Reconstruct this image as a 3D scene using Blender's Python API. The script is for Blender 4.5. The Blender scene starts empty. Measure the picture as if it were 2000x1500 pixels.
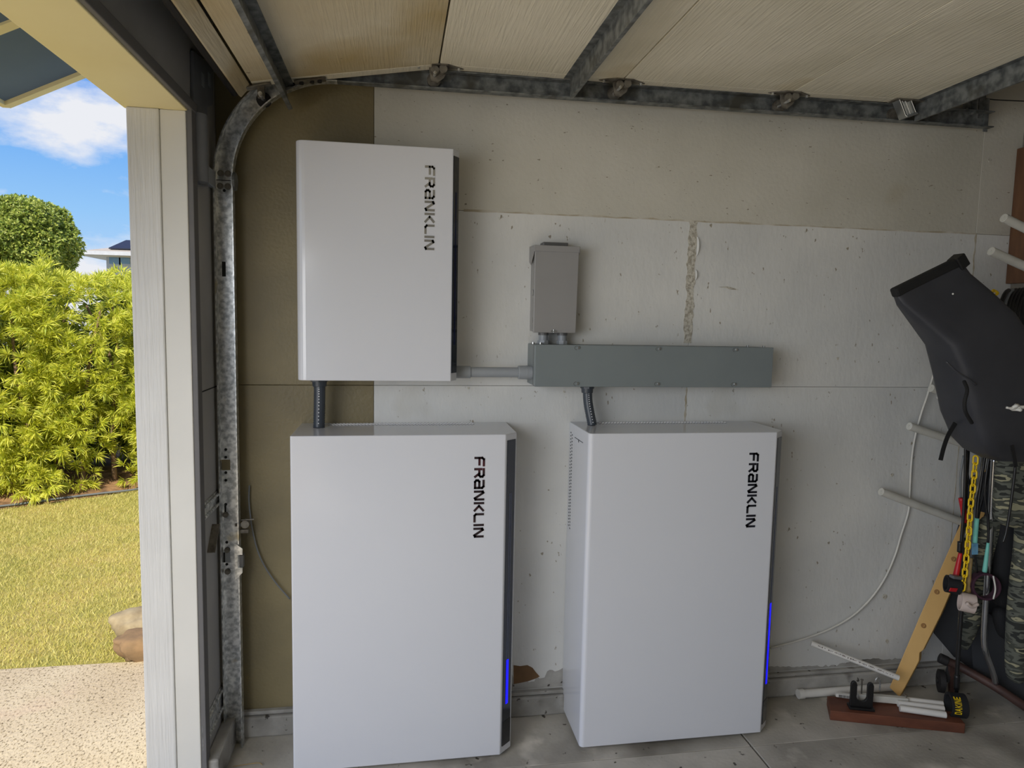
import bpy, bmesh, math, random
import numpy as np
from mathutils import Vector, Matrix
random.seed(7); rng = np.random.default_rng(7)
S = bpy.context.scene
COL = S.collection

# ------------------------------------------------------------------ camera
F_PX = 1346.0
YAW, PITCH, ROLL = .1671, -.0937, .0198
CAM = Vector((0, -2.5591, 1.5547))
_fw = Vector((math.sin(YAW)*math.cos(PITCH), math.cos(YAW)*math.cos(PITCH), math.sin(PITCH)))
_r = Vector((math.cos(YAW), -math.sin(YAW), 0)); _u = _r.cross(_fw)
_R = _r*math.cos(ROLL) + _u*math.sin(ROLL); _U = -_r*math.sin(ROLL) + _u*math.cos(ROLL)
cd = bpy.data.cameras.new('camera'); cam = bpy.data.objects.new('camera', cd); COL.objects.link(cam)
m = Matrix.Identity(4)
for i in range(3):
    m[i][0], m[i][1], m[i][2], m[i][3] = _R[i], _U[i], -_fw[i], CAM[i]
cam.matrix_world = m
cd.sensor_width = 36; cd.lens = F_PX/2000*36; cd.clip_start = .05; cd.clip_end = 500
S.camera = cam
def P(x, y, **k):
    """survey helper: the point of the photo's sight line lying on a known plane X=, Y= or Z="""
    d = _fw + _R*((x-1000)/F_PX) - _U*((y-750)/F_PX)
    a, v = list(k.items())[0]; i = 'XYZ'.index(a)
    return CAM + d*((v-CAM[i])/d[i])

# ------------------------------------------------------------------ light
def lin(r, g, b):
    f = lambda c: (c/255/12.92) if c/255 <= .04045 else ((c/255+.055)/1.055)**2.4
    return (f(r), f(g), f(b), 1)
W = bpy.data.worlds.new('sky'); S.world = W; W.use_nodes = True
nt = W.node_tree; nt.nodes.clear()
def N(nt, t, **k):
    n = nt.nodes.new(t)
    for a, b in k.items(): setattr(n, a, b)
    return n
out = N(nt, 'ShaderNodeOutputWorld'); bg = N(nt, 'ShaderNodeBackground'); bg.inputs[1].default_value = 1.0
tc = N(nt, 'ShaderNodeTexCoord'); sep = N(nt, 'ShaderNodeSeparateXYZ'); nt.links.new(tc.outputs['Generated'], sep.inputs[0])
grad = N(nt, 'ShaderNodeValToRGB'); cr = grad.color_ramp
cr.elements[0].position = 0; cr.elements[0].color = lin(196, 220, 246)
cr.elements[1].position = .62; cr.elements[1].color = lin(52, 106, 214)
for p_, c_ in ((.12, lin(150, 200, 248)), (.22, lin(108, 172, 244)), (.36, lin(70, 134, 232))):
    e = cr.elements.new(p_); e.color = c_
nt.links.new(sep.outputs['Z'], grad.inputs[0])
mp = N(nt, 'ShaderNodeMapping'); mp.inputs['Scale'].default_value = (1.5, 1.5, 3.2); mp.inputs['Location'].default_value = (4.35, 2.1, 0.42)
nt.links.new(tc.outputs['Generated'], mp.inputs[0])
nz = N(nt, 'ShaderNodeTexNoise'); nz.inputs['Scale'].default_value = 1.9; nz.inputs['Detail'].default_value = 10; nz.inputs['Roughness'].default_value = .58
nt.links.new(mp.outputs[0], nz.inputs['Vector'])
clr = N(nt, 'ShaderNodeValToRGB'); clr.color_ramp.elements[0].position = .485; clr.color_ramp.elements[1].position = .585
nt.links.new(nz.outputs['Fac'], clr.inputs[0])
mixc = N(nt, 'ShaderNodeMixRGB'); mixc.inputs[2].default_value = lin(236, 238, 244)
nt.links.new(clr.outputs[0], mixc.inputs[0]); nt.links.new(grad.outputs[0], mixc.inputs[1])
nt.links.new(mixc.outputs[0], bg.inputs[0]); nt.links.new(bg.outputs[0], out.inputs[0])

sd = bpy.data.lights.new('sun', 'SUN'); sd.energy = 5.2; sd.angle = math.radians(.6); sd.color = (1, .93, .80)
sun = bpy.data.objects.new('sun', sd); COL.objects.link(sun)
sun.rotation_euler = Vector((.16, .73, -.66)).to_track_quat('-Z', 'Y').to_euler(); sun.location = (-3, -4, 8)
# added area lamp just outside the doorway, standing in for daylight
ad = bpy.data.lights.new('doorway_fill_lamp', 'AREA'); ad.shape = 'RECTANGLE'; ad.size = 1.7; ad.size_y = 2.6; ad.energy = 77; ad.color = (.985, .992, 1)
al = bpy.data.objects.new('doorway_fill_lamp', ad); COL.objects.link(al); al.location = (-1.40, -2.85, 1.48); al.rotation_euler = (0, math.radians(-90+50), 0)
vs = S.view_settings; vs.view_transform = 'Standard'; vs.look = 'None'; vs.gamma = 1; vs.use_curve_mapping = False; vs.exposure = 0.0

# ------------------------------------------------------------------ materials
def base(name):
    m = bpy.data.materials.new(name); m.use_nodes = True
    t = m.node_tree; b = t.nodes['Principled BSDF']; return m, t, b
def mat(name, c, rough=.6, metal=0, c2=None, scale=8, stretch=(1, 1, 1), lo=.35, hi=.65, bump=0, bscale=60, bstretch=None, detail=5, spec=.5, coat=0, spots=None):
    """procedural colour: c mottled with c2, noise relief, optional spots (colour, scale, lo, hi)"""
    m, t, b = base(name); L = t.links.new
    tcn = N(t, 'ShaderNodeTexCoord')
    b.inputs['Roughness'].default_value = rough; b.inputs['Metallic'].default_value = metal
    b.inputs['Specular IOR Level'].default_value = spec; b.inputs['Coat Weight'].default_value = coat; b.inputs['Coat Roughness'].default_value = .08
    col = None
    def noise(sc, st, det=5):
        mpn = N(t, 'ShaderNodeMapping'); mpn.inputs['Scale'].default_value = st; L(tcn.outputs['Object'], mpn.inputs[0])
        n = N(t, 'ShaderNodeTexNoise'); n.inputs['Scale'].default_value = sc; n.inputs['Detail'].default_value = det; L(mpn.outputs[0], n.inputs['Vector']); return n
    c2 = c2 or tuple(x*.9 for x in c[:3])+(1,)
    n = noise(scale, stretch, detail)
    r = N(t, 'ShaderNodeValToRGB'); r.color_ramp.elements[0].position = lo; r.color_ramp.elements[1].position = hi
    r.color_ramp.elements[0].color = c; r.color_ramp.elements[1].color = c2; L(n.outputs['Fac'], r.inputs[0]); col = r.outputs[0]
    for sp in (spots or []):
        n2 = noise(sp[1], sp[4] if len(sp) > 4 else (1, 1, 1), 3)
        r2 = N(t, 'ShaderNodeValToRGB'); r2.color_ramp.elements[0].position = sp[2]; r2.color_ramp.elements[1].position = sp[3]
        L(n2.outputs['Fac'], r2.inputs[0])
        mx = N(t, 'ShaderNodeMixRGB'); L(r2.outputs[0], mx.inputs[0]); L(col, mx.inputs[1]); mx.inputs[2].default_value = sp[0]; col = mx.outputs[0]
    L(col, b.inputs['Base Color'])
    if bump:
        n3 = noise(bscale, bstretch or (1, 1, 1), 4)
        bp = N(t, 'ShaderNodeBump'); bp.inputs['Strength'].default_value = bump; bp.inputs['Distance'].default_value = .004
        L(n3.outputs['Fac'], bp.inputs['Height']); L(bp.outputs[0], b.inputs['Normal'])
    return m
def leafmat(name, cols, trans=.35):
    m, t, b = base(name); L = t.links.new
    g = N(t, 'ShaderNodeNewGeometry'); r = N(t, 'ShaderNodeValToRGB')
    while len(r.color_ramp.elements) < len(cols): r.color_ramp.elements.new(.5)
    for i, cc in enumerate(cols): r.color_ramp.elements[i].position = i/(len(cols)-1); r.color_ramp.elements[i].color = cc
    L(g.outputs['Random Per Island'], r.inputs[0]); L(r.outputs[0], b.inputs['Base Color']); b.inputs['Roughness'].default_value = .5
    tr = N(t, 'ShaderNodeBsdfTranslucent'); L(r.outputs[0], tr.inputs[0]); mx = N(t, 'ShaderNodeMixShader'); mx.inputs[0].default_value = trans
    L(b.outputs[0], mx.inputs[1]); L(tr.outputs[0], mx.inputs[2]); L(mx.outputs[0], t.nodes['Material Output'].inputs[0])
    return m
def emit(name, c, s):
    m, t, b = base(name); b.inputs['Base Color'].default_value = (0, 0, 0, 1); b.inputs['Emission Color'].default_value = c; b.inputs['Emission Strength'].default_value = s; return m
M = {}
M['wall'] = mat('painted_wall', lin(216, 216, 212), .55, c2=lin(200, 201, 199), scale=2.2, bump=.35, bscale=55, bstretch=(1, 1, .5),
                spots=[(lin(168, 158, 126), 1.6, .60, .78), (lin(146, 138, 122), 55, .70, .75, (1, 1, .6))])
M['wall_upper'] = mat('painted_wall_upper', lin(204, 201, 190), .6, c2=lin(186, 183, 170), scale=1.6, bump=.3, bscale=70,
                spots=[(lin(170, 160, 134), 1.9, .72, .9), (lin(132, 123, 105), 48, .70, .75, (1, 1, 2.2))])  # same wall paint, slightly darker and yellower for the top panels
M['ply'] = mat('olive_plywood', lin(130, 119, 86), .5, c2=lin(112, 103, 76), scale=3, bump=.35, bscale=90, spots=[(lin(120, 108, 76), 2.2, .52, .72), (lin(74, 66, 50), 20, .74, .77)])
M['wallrest'] = mat('garage_wall_paint', lin(128, 122, 112), .8)
M['tape'] = mat('peeling_joint_tape', lin(196, 192, 180), .8, c2=lin(156, 150, 136), scale=70, bump=.9, bscale=120, lo=.45, hi=.6)
M['joint'] = mat('stained_joint', lin(168, 158, 136), .8, c2=lin(200, 196, 184), scale=12, lo=.4, hi=.62)
M['kerb'] = mat('painted_concrete_kerb', lin(176, 174, 168), .75, c2=lin(132, 130, 124), scale=7, bump=.4, bscale=50, spots=[(lin(84, 80, 72), 9, .60, .74), (lin(60, 56, 50), 30, .68, .72)])
M['brownpatch'] = mat('exposed_brown_board', lin(120, 90, 58), .8, c2=lin(100, 74, 48), scale=12)
M['floor'] = mat('garage_concrete', lin(186, 181, 170), .62, c2=lin(152, 148, 138), scale=3.5, bump=.25, bscale=70, detail=8, spots=[(lin(112, 107, 97), 2.1, .56, .75), (lin(206, 200, 188), 6, .6, .75), (lin(70, 66, 58), 26, .68, .72)])
M['white'] = mat('white_gloss_shell', lin(208, 210, 215), .13, c2=lin(206, 208, 213), scale=1, coat=.0)
M['blackglass'] = mat('black_glass', lin(14, 15, 20), .08, c2=lin(12, 13, 18), spec=.6)
M['smokeglass'] = mat('smoked_glass', lin(40, 42, 48), .12, c2=lin(36, 38, 44), spec=.6)
M['lightline'] = mat('unlit_light_line', lin(86, 92, 110), .2, c2=lin(80, 86, 104))
M['blue'] = emit('blue_status_light', lin(20, 18, 255), 1.25)
M['blueline'] = mat('dark_blue_line', lin(20, 28, 66), .15, c2=lin(16, 24, 58))
M['ink'] = mat('black_logo', lin(16, 18, 30), .3, c2=lin(18, 18, 28))
M['ink_reflect'] = mat('black_logo_red_reflection', lin(36, 22, 26), .3, c2=lin(88, 26, 34), scale=9, lo=.5, hi=.62)  # black lettering with a red reflection put into its colour
M['chromelogo'] = mat('silver_logo', lin(150, 148, 140), .16, .2, c2=lin(104, 103, 99), scale=6)
M['vent'] = mat('vent_shadow', lin(60, 62, 66), .6)
M['glint'] = mat('painted_glint', lin(240, 240, 242), .4)
M['greypaint'] = mat('grey_enamel', lin(146, 145, 144), .38, c2=lin(140, 139, 138), scale=3)
M['greydark'] = mat('grey_latch', lin(96, 96, 96), .4)
M['bluegrey'] = mat('blue_grey_enamel', lin(122, 130, 131), .42, c2=lin(116, 124, 126), scale=3)
M['pvcgrey'] = mat('grey_pvc', lin(150, 155, 160), .42, c2=lin(142, 147, 152))
M['conduit'] = mat('dark_flex_conduit', lin(66, 72, 80), .35, c2=lin(58, 64, 72))
M['screw'] = mat('steel_screw', lin(170, 172, 170), .3, .8)
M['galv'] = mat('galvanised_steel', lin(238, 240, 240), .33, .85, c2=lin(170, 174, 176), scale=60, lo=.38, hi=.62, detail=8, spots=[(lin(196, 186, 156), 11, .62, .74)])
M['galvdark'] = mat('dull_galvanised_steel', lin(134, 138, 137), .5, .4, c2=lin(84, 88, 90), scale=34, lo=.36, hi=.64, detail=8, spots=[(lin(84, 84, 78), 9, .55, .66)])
M['steel'] = mat('dull_hinge_steel', lin(134, 130, 120), .5, .4, c2=lin(92, 86, 78), scale=40)
M['paintedsteel'] = mat('grey_painted_steel', lin(124, 127, 132), .5, .1, c2=lin(110, 113, 118))
M['hole'] = mat('dark_hole', lin(28, 28, 26), .9)
M['doorwood'] = mat('textured_door_panel', lin(228, 222, 204), .6, c2=lin(212, 206, 186), scale=2.5, bump=.8, bscale=42, bstretch=(3.2, .16, 1), spots=[(lin(186, 170, 132), 2.3, .60, .78), (lin(150, 132, 100), 20, .73, .78)])
M['doorstain'] = mat('stained_door_panel', lin(214, 206, 184), .6, c2=lin(194, 182, 152), scale=2.5, bump=.8, bscale=42, bstretch=(3.2, .16, 1), spots=[(lin(182, 162, 116), 2.6, .50, .70), (lin(104, 80, 50), 16, .70, .75)])
M['rubber'] = mat('black_rubber', lin(30, 28, 28), .7)
M['trimwhite'] = mat('painted_white_wood', lin(220, 220, 216), .55, c2=lin(212, 212, 208), scale=4, bump=.55, bscale=26, bstretch=(5, 5, .25))
M['trimsmooth'] = mat('painted_white_board', lin(220, 219, 212), .55, c2=lin(214, 213, 206), scale=3)
M['cream'] = mat('cream_paint', lin(232, 222, 176), .6, c2=lin(226, 214, 164), scale=2)
M['darktrim'] = mat('trim_shade_grey', lin(104, 103, 103), .7)  # dark grey puts the shade on the inner trim into its colour
M['frontinner'] = mat('front_wall_inner_paint', lin(166, 165, 162), .7, c2=lin(150, 149, 146), scale=3)
M['soffit'] = mat('blue_soffit', lin(92, 112, 134), .7, c2=lin(84, 104, 128), scale=4)
M['roof'] = mat('grey_shingle', lin(110, 108, 104), .9)
M['drive'] = mat('exposed_aggregate', lin(204, 188, 156), .85, c2=lin(192, 174, 142), scale=3, bump=1.0, bscale=120, bstretch=(1, .55, 1), spots=[(lin(140, 124, 92), 130, .55, .66, (1, .55, 1)), (lin(104, 90, 64), 95, .61, .68, (1, .6, 1)), (lin(200, 170, 146), 2.2, .6, .8)])
M['soilgrass'] = mat('lawn_ground', lin(176, 158, 92), .95, c2=lin(146, 142, 68), scale=3, bump=1, bscale=60)
M['soil'] = mat('mulch_soil', lin(164, 126, 86), .95, c2=lin(110, 82, 56), scale=14, bump=1, bscale=50)
M['grass'] = leafmat('grass_blades', [lin(236, 218, 146), lin(198, 194, 98), lin(224, 210, 124), lin(172, 174, 80)], .25)
M['hedge'] = leafmat('hedge_leaves', [lin(226, 224, 72), lin(206, 212, 66), lin(242, 238, 112), lin(170, 188, 62), lin(232, 228, 84)], .4)
M['treeleaf'] = leafmat('tree_leaves', [lin(170, 184, 78), lin(124, 148, 58), lin(204, 208, 106), lin(92, 118, 50)], .25)
M['bark'] = mat('pale_bark', lin(150, 124, 96), .9, c2=lin(110, 88, 68), scale=14, bump=.6)
M['stone'] = mat('pale_stone', lin(176, 160, 126), .9, c2=lin(136, 120, 90), scale=12, bump=1.0, bscale=30)
M['stone2'] = mat('tan_stone', lin(150, 120, 84), .9, c2=lin(120, 98, 70), scale=12, bump=1.0, bscale=30)
M['hose'] = mat('grey_hose', lin(112, 116, 116), .6)
M['housewhite'] = mat('house_white', lin(190, 192, 196), .7)
M['roofwhite'] = mat('pale_roof', lin(186, 177, 162), .7, c2=lin(176, 167, 152), scale=5)
M['solar'] = mat('solar_panel', lin(44, 48, 62), .55, c2=lin(40, 44, 58), spec=.2)
M['pane'] = mat('window_glass', lin(120, 150, 176), .08, c2=lin(110, 142, 170))
M['bag'] = mat('black_tarpaulin', lin(56, 57, 62), .5, c2=lin(49, 50, 55), scale=6, bump=.35, bscale=14)
M['webbing'] = mat('black_webbing', lin(18, 18, 19), .8)
M['blackplastic'] = mat('black_plastic', lin(20, 20, 21), .45)
M['blackcord'] = mat('black_cord', lin(24, 24, 25), .4)
M['greycord'] = mat('grey_cord', lin(112, 116, 118), .4)
M['neoprene'] = mat('black_neoprene', lin(18, 19, 22), .85)
M['boardblack'] = mat('charcoal_board', lin(40, 42, 46), .6, c2=lin(32, 34, 38), scale=3)
M['red'] = mat('red_plastic', lin(186, 24, 34), .4)
M['teal'] = mat('teal_plastic', lin(120, 200, 186), .45)
M['bluetag'] = mat('blue_tag', lin(92, 150, 190), .5, c2=lin(130, 178, 204), scale=40)
M['purple'] = mat('dark_plum_neoprene', lin(58, 26, 44), .8)
M['cuffwhite'] = mat('pinkish_white_cuff', lin(206, 190, 180), .8, c2=lin(190, 172, 162), scale=18)
M['tan'] = mat('tan_tube', lin(156, 132, 84), .5)
M['yellow'] = mat('yellow_plastic', lin(238, 200, 24), .4)
M['chrome'] = mat('chrome_tube', lin(176, 178, 182), .16, .9)
M['rust'] = mat('brown_rusty_tube', lin(84, 58, 50), .6, c2=lin(58, 40, 36), scale=16)
M['camo'] = None
M['pine'] = mat('pine_timber', lin(214, 174, 108), .55, c2=lin(198, 154, 88), scale=5, stretch=(1, 1, .25), bump=.2, bscale=40)
M['pinedark'] = mat('pine_hole_shade', lin(150, 108, 58), .6)
M['redwood'] = mat('redwood_timber', lin(116, 68, 47), .6, c2=lin(88, 50, 35), scale=6, stretch=(.3, 3, 3), bump=.3, bscale=40)
M['pvc'] = mat('white_pvc', lin(222, 220, 214), .35, c2=lin(212, 209, 202), scale=6)
M['pegpaint'] = mat('painted_dowel', lin(206, 205, 198), .6, c2=lin(190, 188, 178), scale=9)
M['cord'] = mat('white_cord', lin(214, 212, 204), .6)
M['print'] = mat('printed_marks', lin(96, 84, 80), .6)
M['brownwood'] = mat('brown_stained_wood', lin(112, 78, 52), .6, c2=lin(90, 60, 40), scale=8, stretch=(4, 4, .5))
def camo():
    m, t, b = base('camouflage_cloth'); L = t.links.new
    tcn = N(t, 'ShaderNodeTexCoord'); mpn = N(t, 'ShaderNodeMapping'); mpn.inputs['Scale'].default_value = (5, 5, 17); mpn.inputs['Rotation'].default_value = (0, .25, 0); L(tcn.outputs['Object'], mpn.inputs[0])
    n = N(t, 'ShaderNodeTexNoise'); n.inputs['Scale'].default_value = 2.2; n.inputs['Detail'].default_value = 2; L(mpn.outputs[0], n.inputs['Vector'])
    r = N(t, 'ShaderNodeValToRGB'); r.color_ramp.interpolation = 'CONSTANT'
    cs = [(0, lin(40, 42, 38)), (.40, lin(92, 94, 84)), (.5, lin(64, 66, 58)), (.58, lin(150, 146, 118)), (.68, lin(48, 48, 42))]
    while len(r.color_ramp.elements) < 5: r.color_ramp.elements.new(.5)
    for i, (p_, c_) in enumerate(cs): r.color_ramp.elements[i].position = p_; r.color_ramp.elements[i].color = c_
    L(n.outputs['Fac'], r.inputs[0]); L(r.outputs[0], b.inputs['Base Color']); b.inputs['Roughness'].default_value = .9
    return m
M['camo'] = camo()

# ------------------------------------------------------------------ mesh helpers
class MB:
    def __init__(s): s.v = []; s.f = []
    def add(s, vs, fs):
        o = len(s.v); s.v += [tuple(p) for p in vs]; s.f += [tuple(i+o for i in f) for f in fs]; return s
    def box(s, x0, x1, y0, y1, z0, z1):
        return s.add([(x, y, z) for z in (z0, z1) for x, y in ((x0, y0), (x1, y0), (x1, y1), (x0, y1))],
                     [(3, 2, 1, 0), (4, 5, 6, 7), (0, 1, 5, 4), (1, 2, 6, 5), (2, 3, 7, 6), (3, 0, 4, 7)])
    def obox(s, c, ax, ay, az):
        """box from centre and three half-axis vectors"""
        c, ax, ay, az = map(Vector, (c, ax, ay, az))
        return s.add([c+ax*i+ay*j+az*k for k in (-1, 1) for i, j in ((-1, -1), (1, -1), (1, 1), (-1, 1))],
                     [(3, 2, 1, 0), (4, 5, 6, 7), (0, 1, 5, 4), (1, 2, 6, 5), (2, 3, 7, 6), (3, 0, 4, 7)])
    def bar(s, a, b, w, h, up=(0, 0, 1)):
        a, b = Vector(a), Vector(b); d = (b-a); n = d.normalized(); up = Vector(up); x = n.cross(up)
        if x.length < 1e-4: x = n.cross(Vector((0, 1, 0)))
        x.normalize(); y = x.cross(n)
        return s.obox((a+b)/2, d/2, x*w/2, y*h/2)
    def tube(s, pts, r, n=10, closed=False, cap=True):
        pts = [Vector(p) for p in pts]; k = len(pts); rr = r if isinstance(r, (list, tuple)) else [r]*k
        o = len(s.v); prev = None
        for i, p in enumerate(pts):
            if closed: t = (pts[(i+1) % k]-pts[i-1])
            else: t = pts[min(i+1, k-1)]-pts[max(i-1, 0)]
            t.normalize()
            if prev is None:
                a = t.orthogonal().normalized()
            else:
                a = prev - t*prev.dot(t)
                a = a.normalized() if a.length > 1e-6 else t.orthogonal().normalized()
            prev = a; b = t.cross(a)
            for j in range(n):
                th = 2*math.pi*j/n; s.v.append(tuple(p + (a*math.cos(th)+b*math.sin(th))*rr[i]))
        for i in range(k if closed else k-1):
            i2 = (i+1) % k
            for j in range(n):
                j2 = (j+1) % n; s.f.append((o+i*n+j, o+i*n+j2, o+i2*n+j2, o+i2*n+j))
        if cap and not closed:
            s.f.append(tuple(o+j for j in reversed(range(n)))); s.f.append(tuple(o+(k-1)*n+j for j in range(n)))
        return s
    def cyl(s, a, b, r, n=14, r2=None): return s.tube([a, b], [r, r2 or r], n)
    def prism(s, poly, fn, d0, d1):
        """poly in 2-D; fn(u,v,d)->3-D, extruded from d0 to d1"""
        k = len(poly)
        return s.add([fn(u, v, d) for d in (d0, d1) for u, v in poly],
                     [tuple(reversed(range(k))), tuple(range(k, 2*k))] + [(i, (i+1) % k, k+(i+1) % k, k+i) for i in range(k)])
def obj(name, mb, mt, parent=None, bevel=0, seg=2, smooth=False, sub=0, kind=None, label=None):
    me = bpy.data.meshes.new(name)
    off = Vector((0, 0, 0)); q = parent
    while q is not None: off += q.location; q = q.parent
    loc = None
    vs = [Vector(v)-off for v in mb.v]
    if parent is None or True:
        lo = Vector((min(v[i] for v in vs) for i in range(3))); hi = Vector((max(v[i] for v in vs) for i in range(3)))
        loc = Vector(((lo.x+hi.x)/2, (lo.y+hi.y)/2, lo.z)); 
    me.from_pydata([tuple(v-loc) for v in vs], [], mb.f); me.update()
    bm = bmesh.new(); bm.from_mesh(me); bmesh.ops.recalc_face_normals(bm, faces=bm.faces); bm.to_mesh(me); bm.free()
    me.materials.append(M[mt] if isinstance(mt, str) else mt)
    o = bpy.data.objects.new(name, me); COL.objects.link(o); o.location = loc
    if parent is not None: o.parent = parent
    if bevel:
        b = o.modifiers.new('edge', 'BEVEL'); b.width = bevel; b.segments = seg; b.limit_method = 'ANGLE'; b.angle_limit = math.radians(40); b.harden_normals = False
    if sub:
        sm = o.modifiers.new('smooth', 'SUBSURF'); sm.levels = sub; sm.render_levels = sub
    if smooth or sub:
        for p in me.polygons: p.use_smooth = True
        if smooth == 'auto': me.set_sharp_from_angle(angle=math.radians(35))
    if kind: o['kind'] = kind
    if label: o['label'] = label
    return o
def tag(o, label, cat, group=None, kind=None):
    o['label'] = label; o['category'] = cat
    if group: o['group'] = group
    if kind: o['kind'] = kind
    return o
def thing(name, loc, label, cat, group=None):
    o = bpy.data.objects.new(name, None); COL.objects.link(o); o.location = loc; o.empty_display_size = .05
    return tag(o, label, cat, group)
def struct(name, mb, mt, **k):
    return obj(name, mb, mt, kind='structure', **k)
def smoothpath(pts, n=8):
    """Catmull-Rom through the points"""
    p = [Vector(q) for q in pts]; p = [p[0]*2-p[1]] + p + [p[-1]*2-p[-2]]; r = []
    for i in range(1, len(p)-2):
        for j in range(n):
            t = j/n; a, b, c, d = p[i-1:i+3]
            r.append(.5*((2*b)+(c-a)*t+(2*a-5*b+4*c-d)*t*t+(3*b-a-3*c+d)*t**3))
    r.append(p[-2]); return r

XF, XO = -.613, -.78      # inner and outer face of the front wall (the one with the garage doorway)
XR = 2.567                # rear wall
YJ = -.325                # jamb of the doorway
ZH = 2.15                 # underside of the header
ZC = 2.78

# ------------------------------------------------------------------ setting: garage shell
floor = struct('floor', MB().box(XO-.02, XR, -6, 0, -.12, -.012), 'hole')
for i, (a, b, c, d) in enumerate(((XO-.02, 1.298, -.328, 0), (1.306, XR, -.328, 0), (XO-.02, 1.298, -6, -.331), (1.306, XR, -6, -.331))):
    obj('floor_slab', MB().box(a, b, c, d, -.012, 0), 'floor', floor, bevel=.0015, seg=1)
wall = struct('wall_side', MB().box(XO, XR+.1, .016, .10, 0, ZC), 'joint')
g = .0011
for x0, x1, z0, z1, mt in ((XF, -.081, .085, 1.304, 'ply'), (XF, -.081, 1.304, ZC, 'ply'),
        (-.081, 1.132, .085, 1.304, 'wall'), (1.132, 2.378, .085, 1.304, 'wall'), (2.378, XR, .085, 1.304, 'wall'),
        (-.081, 1.132, 1.304, 1.946, 'wall'), (1.132, 2.378, 1.304, 1.946, 'wall'), (2.378, XR, 1.304, 1.946, 'wall'),
        (-.081, 2.378, 1.946, ZC, 'wall_upper'), (2.378, XR, 1.946, ZC, 'wall_upper')):
    gg = g if mt != 'ply' else .0014
    obj('wall_panel', MB().box(x0+gg*.5, x1-gg*.5, 0, .016, z0+gg*.5, z1-gg*.5), mt, wall, bevel=.001, seg=1)
# peeling joint tape with curled flakes
def ragged(x0, x1, z0, z1, n, amp, y=-.0012):
    L_, R_ = [], []
    for i in range(n+1):
        z = z0+(z1-z0)*i/n; L_.append((x0+random.uniform(-amp, amp), z)); R_.append((x1+random.uniform(-amp, amp), z))
    poly = L_ + R_[::-1]
    return MB().prism(poly, lambda u, v, d: (u, d, v), y, .0005)
obj('peeling_tape', ragged(1.112, 1.146, 1.475, 1.945, 26, .005), 'tape', wall)
tp = MB()
for zc, h, w in ((1.85, .075, .007), (1.74, .04, .004)):
    pts = []
    for i in range(9):
        t = i/8*math.pi; z = zc+h/2*math.cos(t); wd = w*math.sin(t)
        pts.append(((1.146+wd*.2, -.002, z), (1.146+wd, -.002-.010*math.sin(t), z)))
    vs = [p for q in pts for p in q]; tp.add(vs, [(2*i, 2*i+1, 2*i+3, 2*i+2) for i in range(8)])
obj('tape_flake', tp, 'wall', wall, smooth=True)
# ragged stained line along the long horizontal joint
obj('joint_stain', ragged(0, 0, 0, 0, 1, 0) if 0 else MB().prism([(x, 1.946+random.uniform(-.004, -.001)) for x in np.linspace(.24, 2.378, 60)] + [(x, 1.946+random.uniform(.001, .006)) for x in np.linspace(2.378, .24, 60)], lambda u, v, d: (u, d, v), -.0008, .0005), 'joint', wall)
obj('joint_stain', ragged(2.374, 2.381, 1.70, 1.946, 14, .003, -.0008), 'joint', wall)
obj('joint_stain', ragged(2.376, 2.380, .60, 1.30, 20, .002, -.0008), 'joint', wall)
obj('joint_stain', ragged(1.128, 1.134, 1.13, 1.30, 14, .003, -.0008), 'joint', wall)
# gouge in the paint, nail scars
def px(x, y, Y=0): return P(x, y, Y=Y)
g0 = px(1424, 563)
obj('paint_gouge', MB().prism([(g0.x-.045, g0.z+.004), (g0.x-.012, g0.z+.007), (g0.x+.008, g0.z+.004), (g0.x+.04, g0.z-.006), (g0.x+.004, g0.z-.005), (g0.x-.015, g0.z+.001)], lambda u, v, d: (u, d, v), -.002, .001), 'tape', wall)
for (x_, y_, s_) in ((1728, 1165, .014), (1732, 1252, .012), (1742, 928, .010), (1932, 312, .012), (1636, 700, .008), (915, 758, .006), (1102, 765, .006)):
    c_ = px(x_, y_); poly = [(c_.x+s_*math.cos(a)*random.uniform(.5, 1), c_.z+s_*math.sin(a)*random.uniform(.5, 1)) for a in np.linspace(0, 5.6, 8)]
    obj('paint_chip', MB().prism(poly, lambda u, v, d: (u, d, v), -.002, .001), 'tape', wall)
# patch of missing paint above the kerb
c_ = [(1003, 1299), (1016, 1301), (1030, 1299), (1040, 1304), (1046, 1312), (1054, 1321), (1046, 1325), (1032, 1330), (1018, 1333), (1003, 1336)]
obj('bare_patch', MB().prism([(px(a, b).x, px(a, b).z) for a, b in c_], lambda u, v, d: (u, d, v), -.0015, .001), 'brownpatch', wall)
up_ = [(x, .155+.02*math.sin(x*21)+random.uniform(-.014, .014)) for x in np.linspace(.42, .68, 26)]
obj('peeling_paint', MB().prism([(x, .096) for x in np.linspace(.68, .42, 8)] + up_, lambda u, v, d: (u, d, v), -.0009, .0005), 'kerb', wall)
up_ = [(x, .112+.008*math.sin(x*13)+random.uniform(-.006, .006)) for x in np.linspace(1.42, 2.2, 60)]
obj('peeling_paint', MB().prism([(x, .096) for x in np.linspace(2.2, 1.42, 8)] + up_, lambda u, v, d: (u, d, v), -.0009, .0005), 'kerb', wall)
kb = struct('baseboard_side', MB().box(XF, XR, -.034, 0, 0, .078), 'kerb', bevel=.006)
obj('kerb_ledge', MB().box(XF, XR, -.022, 0, .080, .094), 'kerb', kb, bevel=.003)
kf = struct('baseboard_front', MB().box(XF, XF+.045, YJ+.02, -.034, 0, .10), 'kerb', bevel=.006)
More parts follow.
